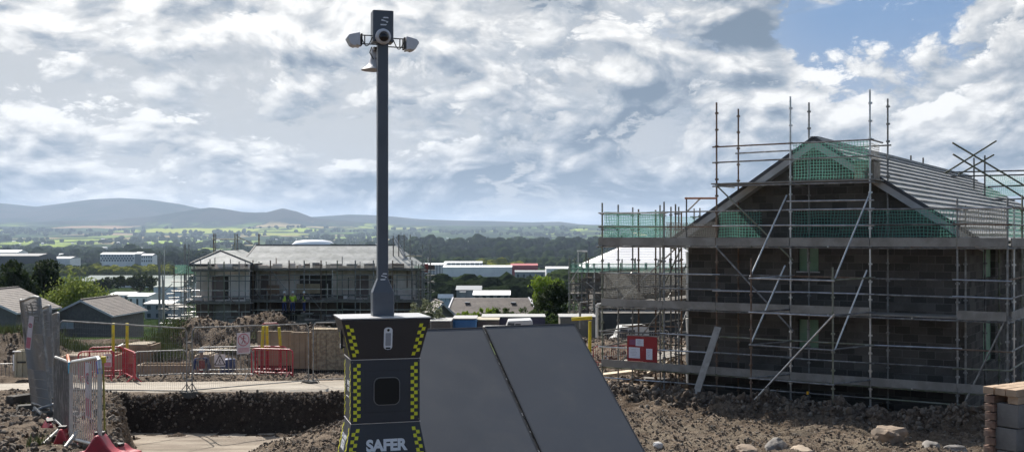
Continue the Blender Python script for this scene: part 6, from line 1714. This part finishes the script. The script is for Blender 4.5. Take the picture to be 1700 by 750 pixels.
# site railings and timber seen through the scaffold
barrier('galvanised site railing below the white van, left of the notice board', gp(1000, 44), gp(1050, 45), 1.1, galv_bright, nb=14)
barrier('galvanised site railing behind the red notice board', gp(1052, 45), gp(1110, 46), 1.1, galv_bright, nb=16)
barrier('dark red railing low behind the left end of the scaffold', gp(985, 42), gp(1045, 42.5), .8, red_paint, nb=16)
for k_, (u0, v0, u1, v1, d, lb, mm) in enumerate(((1000, 622, 1052, 616, 37.6, 'pale timber plank lying flat behind the scaffold foot, left one', timber_pale), (1008, 634, 1070, 640, 37.0, 'brown board lying across the rubble behind the scaffold foot', ply),
     (1060, 612, 1128, 606, 39, 'pale timber plank lying behind the notice board', timber_pale), (1070, 628, 1140, 632, 37.3, 'grey plank lying beside the block house corner', plank_grey), (1000, 604, 1060, 603, 40, 'long pale beam behind the lower toe board', timber_pale),
     (1075, 620, 1118, 596, 38.5, 'pale beam tilted up against the scaffold behind the notice board', timber_pale))):
    a = at(u0, v0, d); b_ = at(u1, v1, d); tag(MB().bar(a, b_, .5 if k_ < 4 else .16, .08).build('plank', mm), lb, 'plank')
wrp = MB()
for k_ in range(9):
    p_ = at(1062+k_*4.5, 650-1.6*math.sin(k_), 35.3); vs_, fs_ = rock_mesh(.16, .14, .07, k_*1.1, 1); wrp.add([Vector(v)+p_ for v in vs_], fs_)
tag(wrp.build('plastic_wrap', mat('crumpled_plastic', (.7, .69, .66), .5)), 'crumpled pale plastic wrap on the ground at the scaffold foot', 'plastic wrap')
# containers
def container(label, u0, u1, v0, d, h, m_, roofm=None, ribs=10):
    a = at(u0, v0, d); b_ = at(u1, v0, d); w_ = b_.x-a.x; t_ = thing('site_container', label, 'container', ((a.x+b_.x)/2, d+1.2, a.z-h))
    MB().box((0, 0, h/2-.03), (w_, 2.4, h-.06)).build('box', m_, t_); MB().box((0, 0, h), (w_+.08, 2.5, .06)).build('roof', roofm or m_, t_)
    mb = MB()
    for i in range(ribs): mb.box((-w_/2+w_*(i+.5)/ribs, -1.225, h/2-.05), (w_/ribs*.5, .05, h-.25))
    mb.build('door', m_, t_)
purp = mat('purple_grey_steel', (.055, .05, .10), .5); wroof = mat('pale_container_roof', (.36, .36, .35), .6)
container('brown grey site container directly right of the camera tower lid', 714, 748, 533, 60, 2.4, mat('brown_steel', (.17, .15, .13), .7), wroof, 4)
container('bright blue site container behind the left solar panel', 752, 790, 529, 62, 2.4, mat('blue_steel', (.05, .19, .42), .5, col2=(.08, .24, .48), vscale=2), wroof, 3)
container('brown container with an open front right of the blue one', 790, 828, 531, 64, 2.4, mat('brown_steel2', (.12, .09, .08), .7), mat('tan_roof', (.4, .36, .27), .8), 3)
container('long purple grey site container with a pale roof', 800, 905, 526, 66, 2.4, purp, wroof, 12)
container('pale site cabin at the left edge of the right scaffold yard', 930, 990, 526, 64, 2.5, mat('grey_brown_cabin', (.20, .185, .165), .8), wroof, 4)
container('long dark site cabin behind the white van', 1000, 1130, 520, 66, 2.6, mat('dark_cabin', (.09, .09, .09), .8), gw, 10)
cr_ = thing('red_skip', 'low red skip edge between the two solar panels tops', 'skip', at(828, 566, 50)); MB().box((0, 0, .33), (1.25, .8, .66), taper=1.1).build('tub', red_paint, cr_); MB().box((0, 0, .67), (1.45, .95, .05)).build('rim', galv, cr_)
# radio mast on the skyline and far wire fence posts
mt_ = thing('radio_mast', 'small dark lattice mast on the valley wood beside the scaffold', 'mast', place(978, 2200)); hh_ = at(0, 402, 2200).z-mt_.location.z
MB().tube((0, 0, 0), (0, 0, hh_), 2.4, 6, r2=1.6).tube((0, 0, hh_-2), (0, 0, hh_+2), 4, 8).build('mast', mat('dark_mast', (.05, .05, .06), .8), mt_)
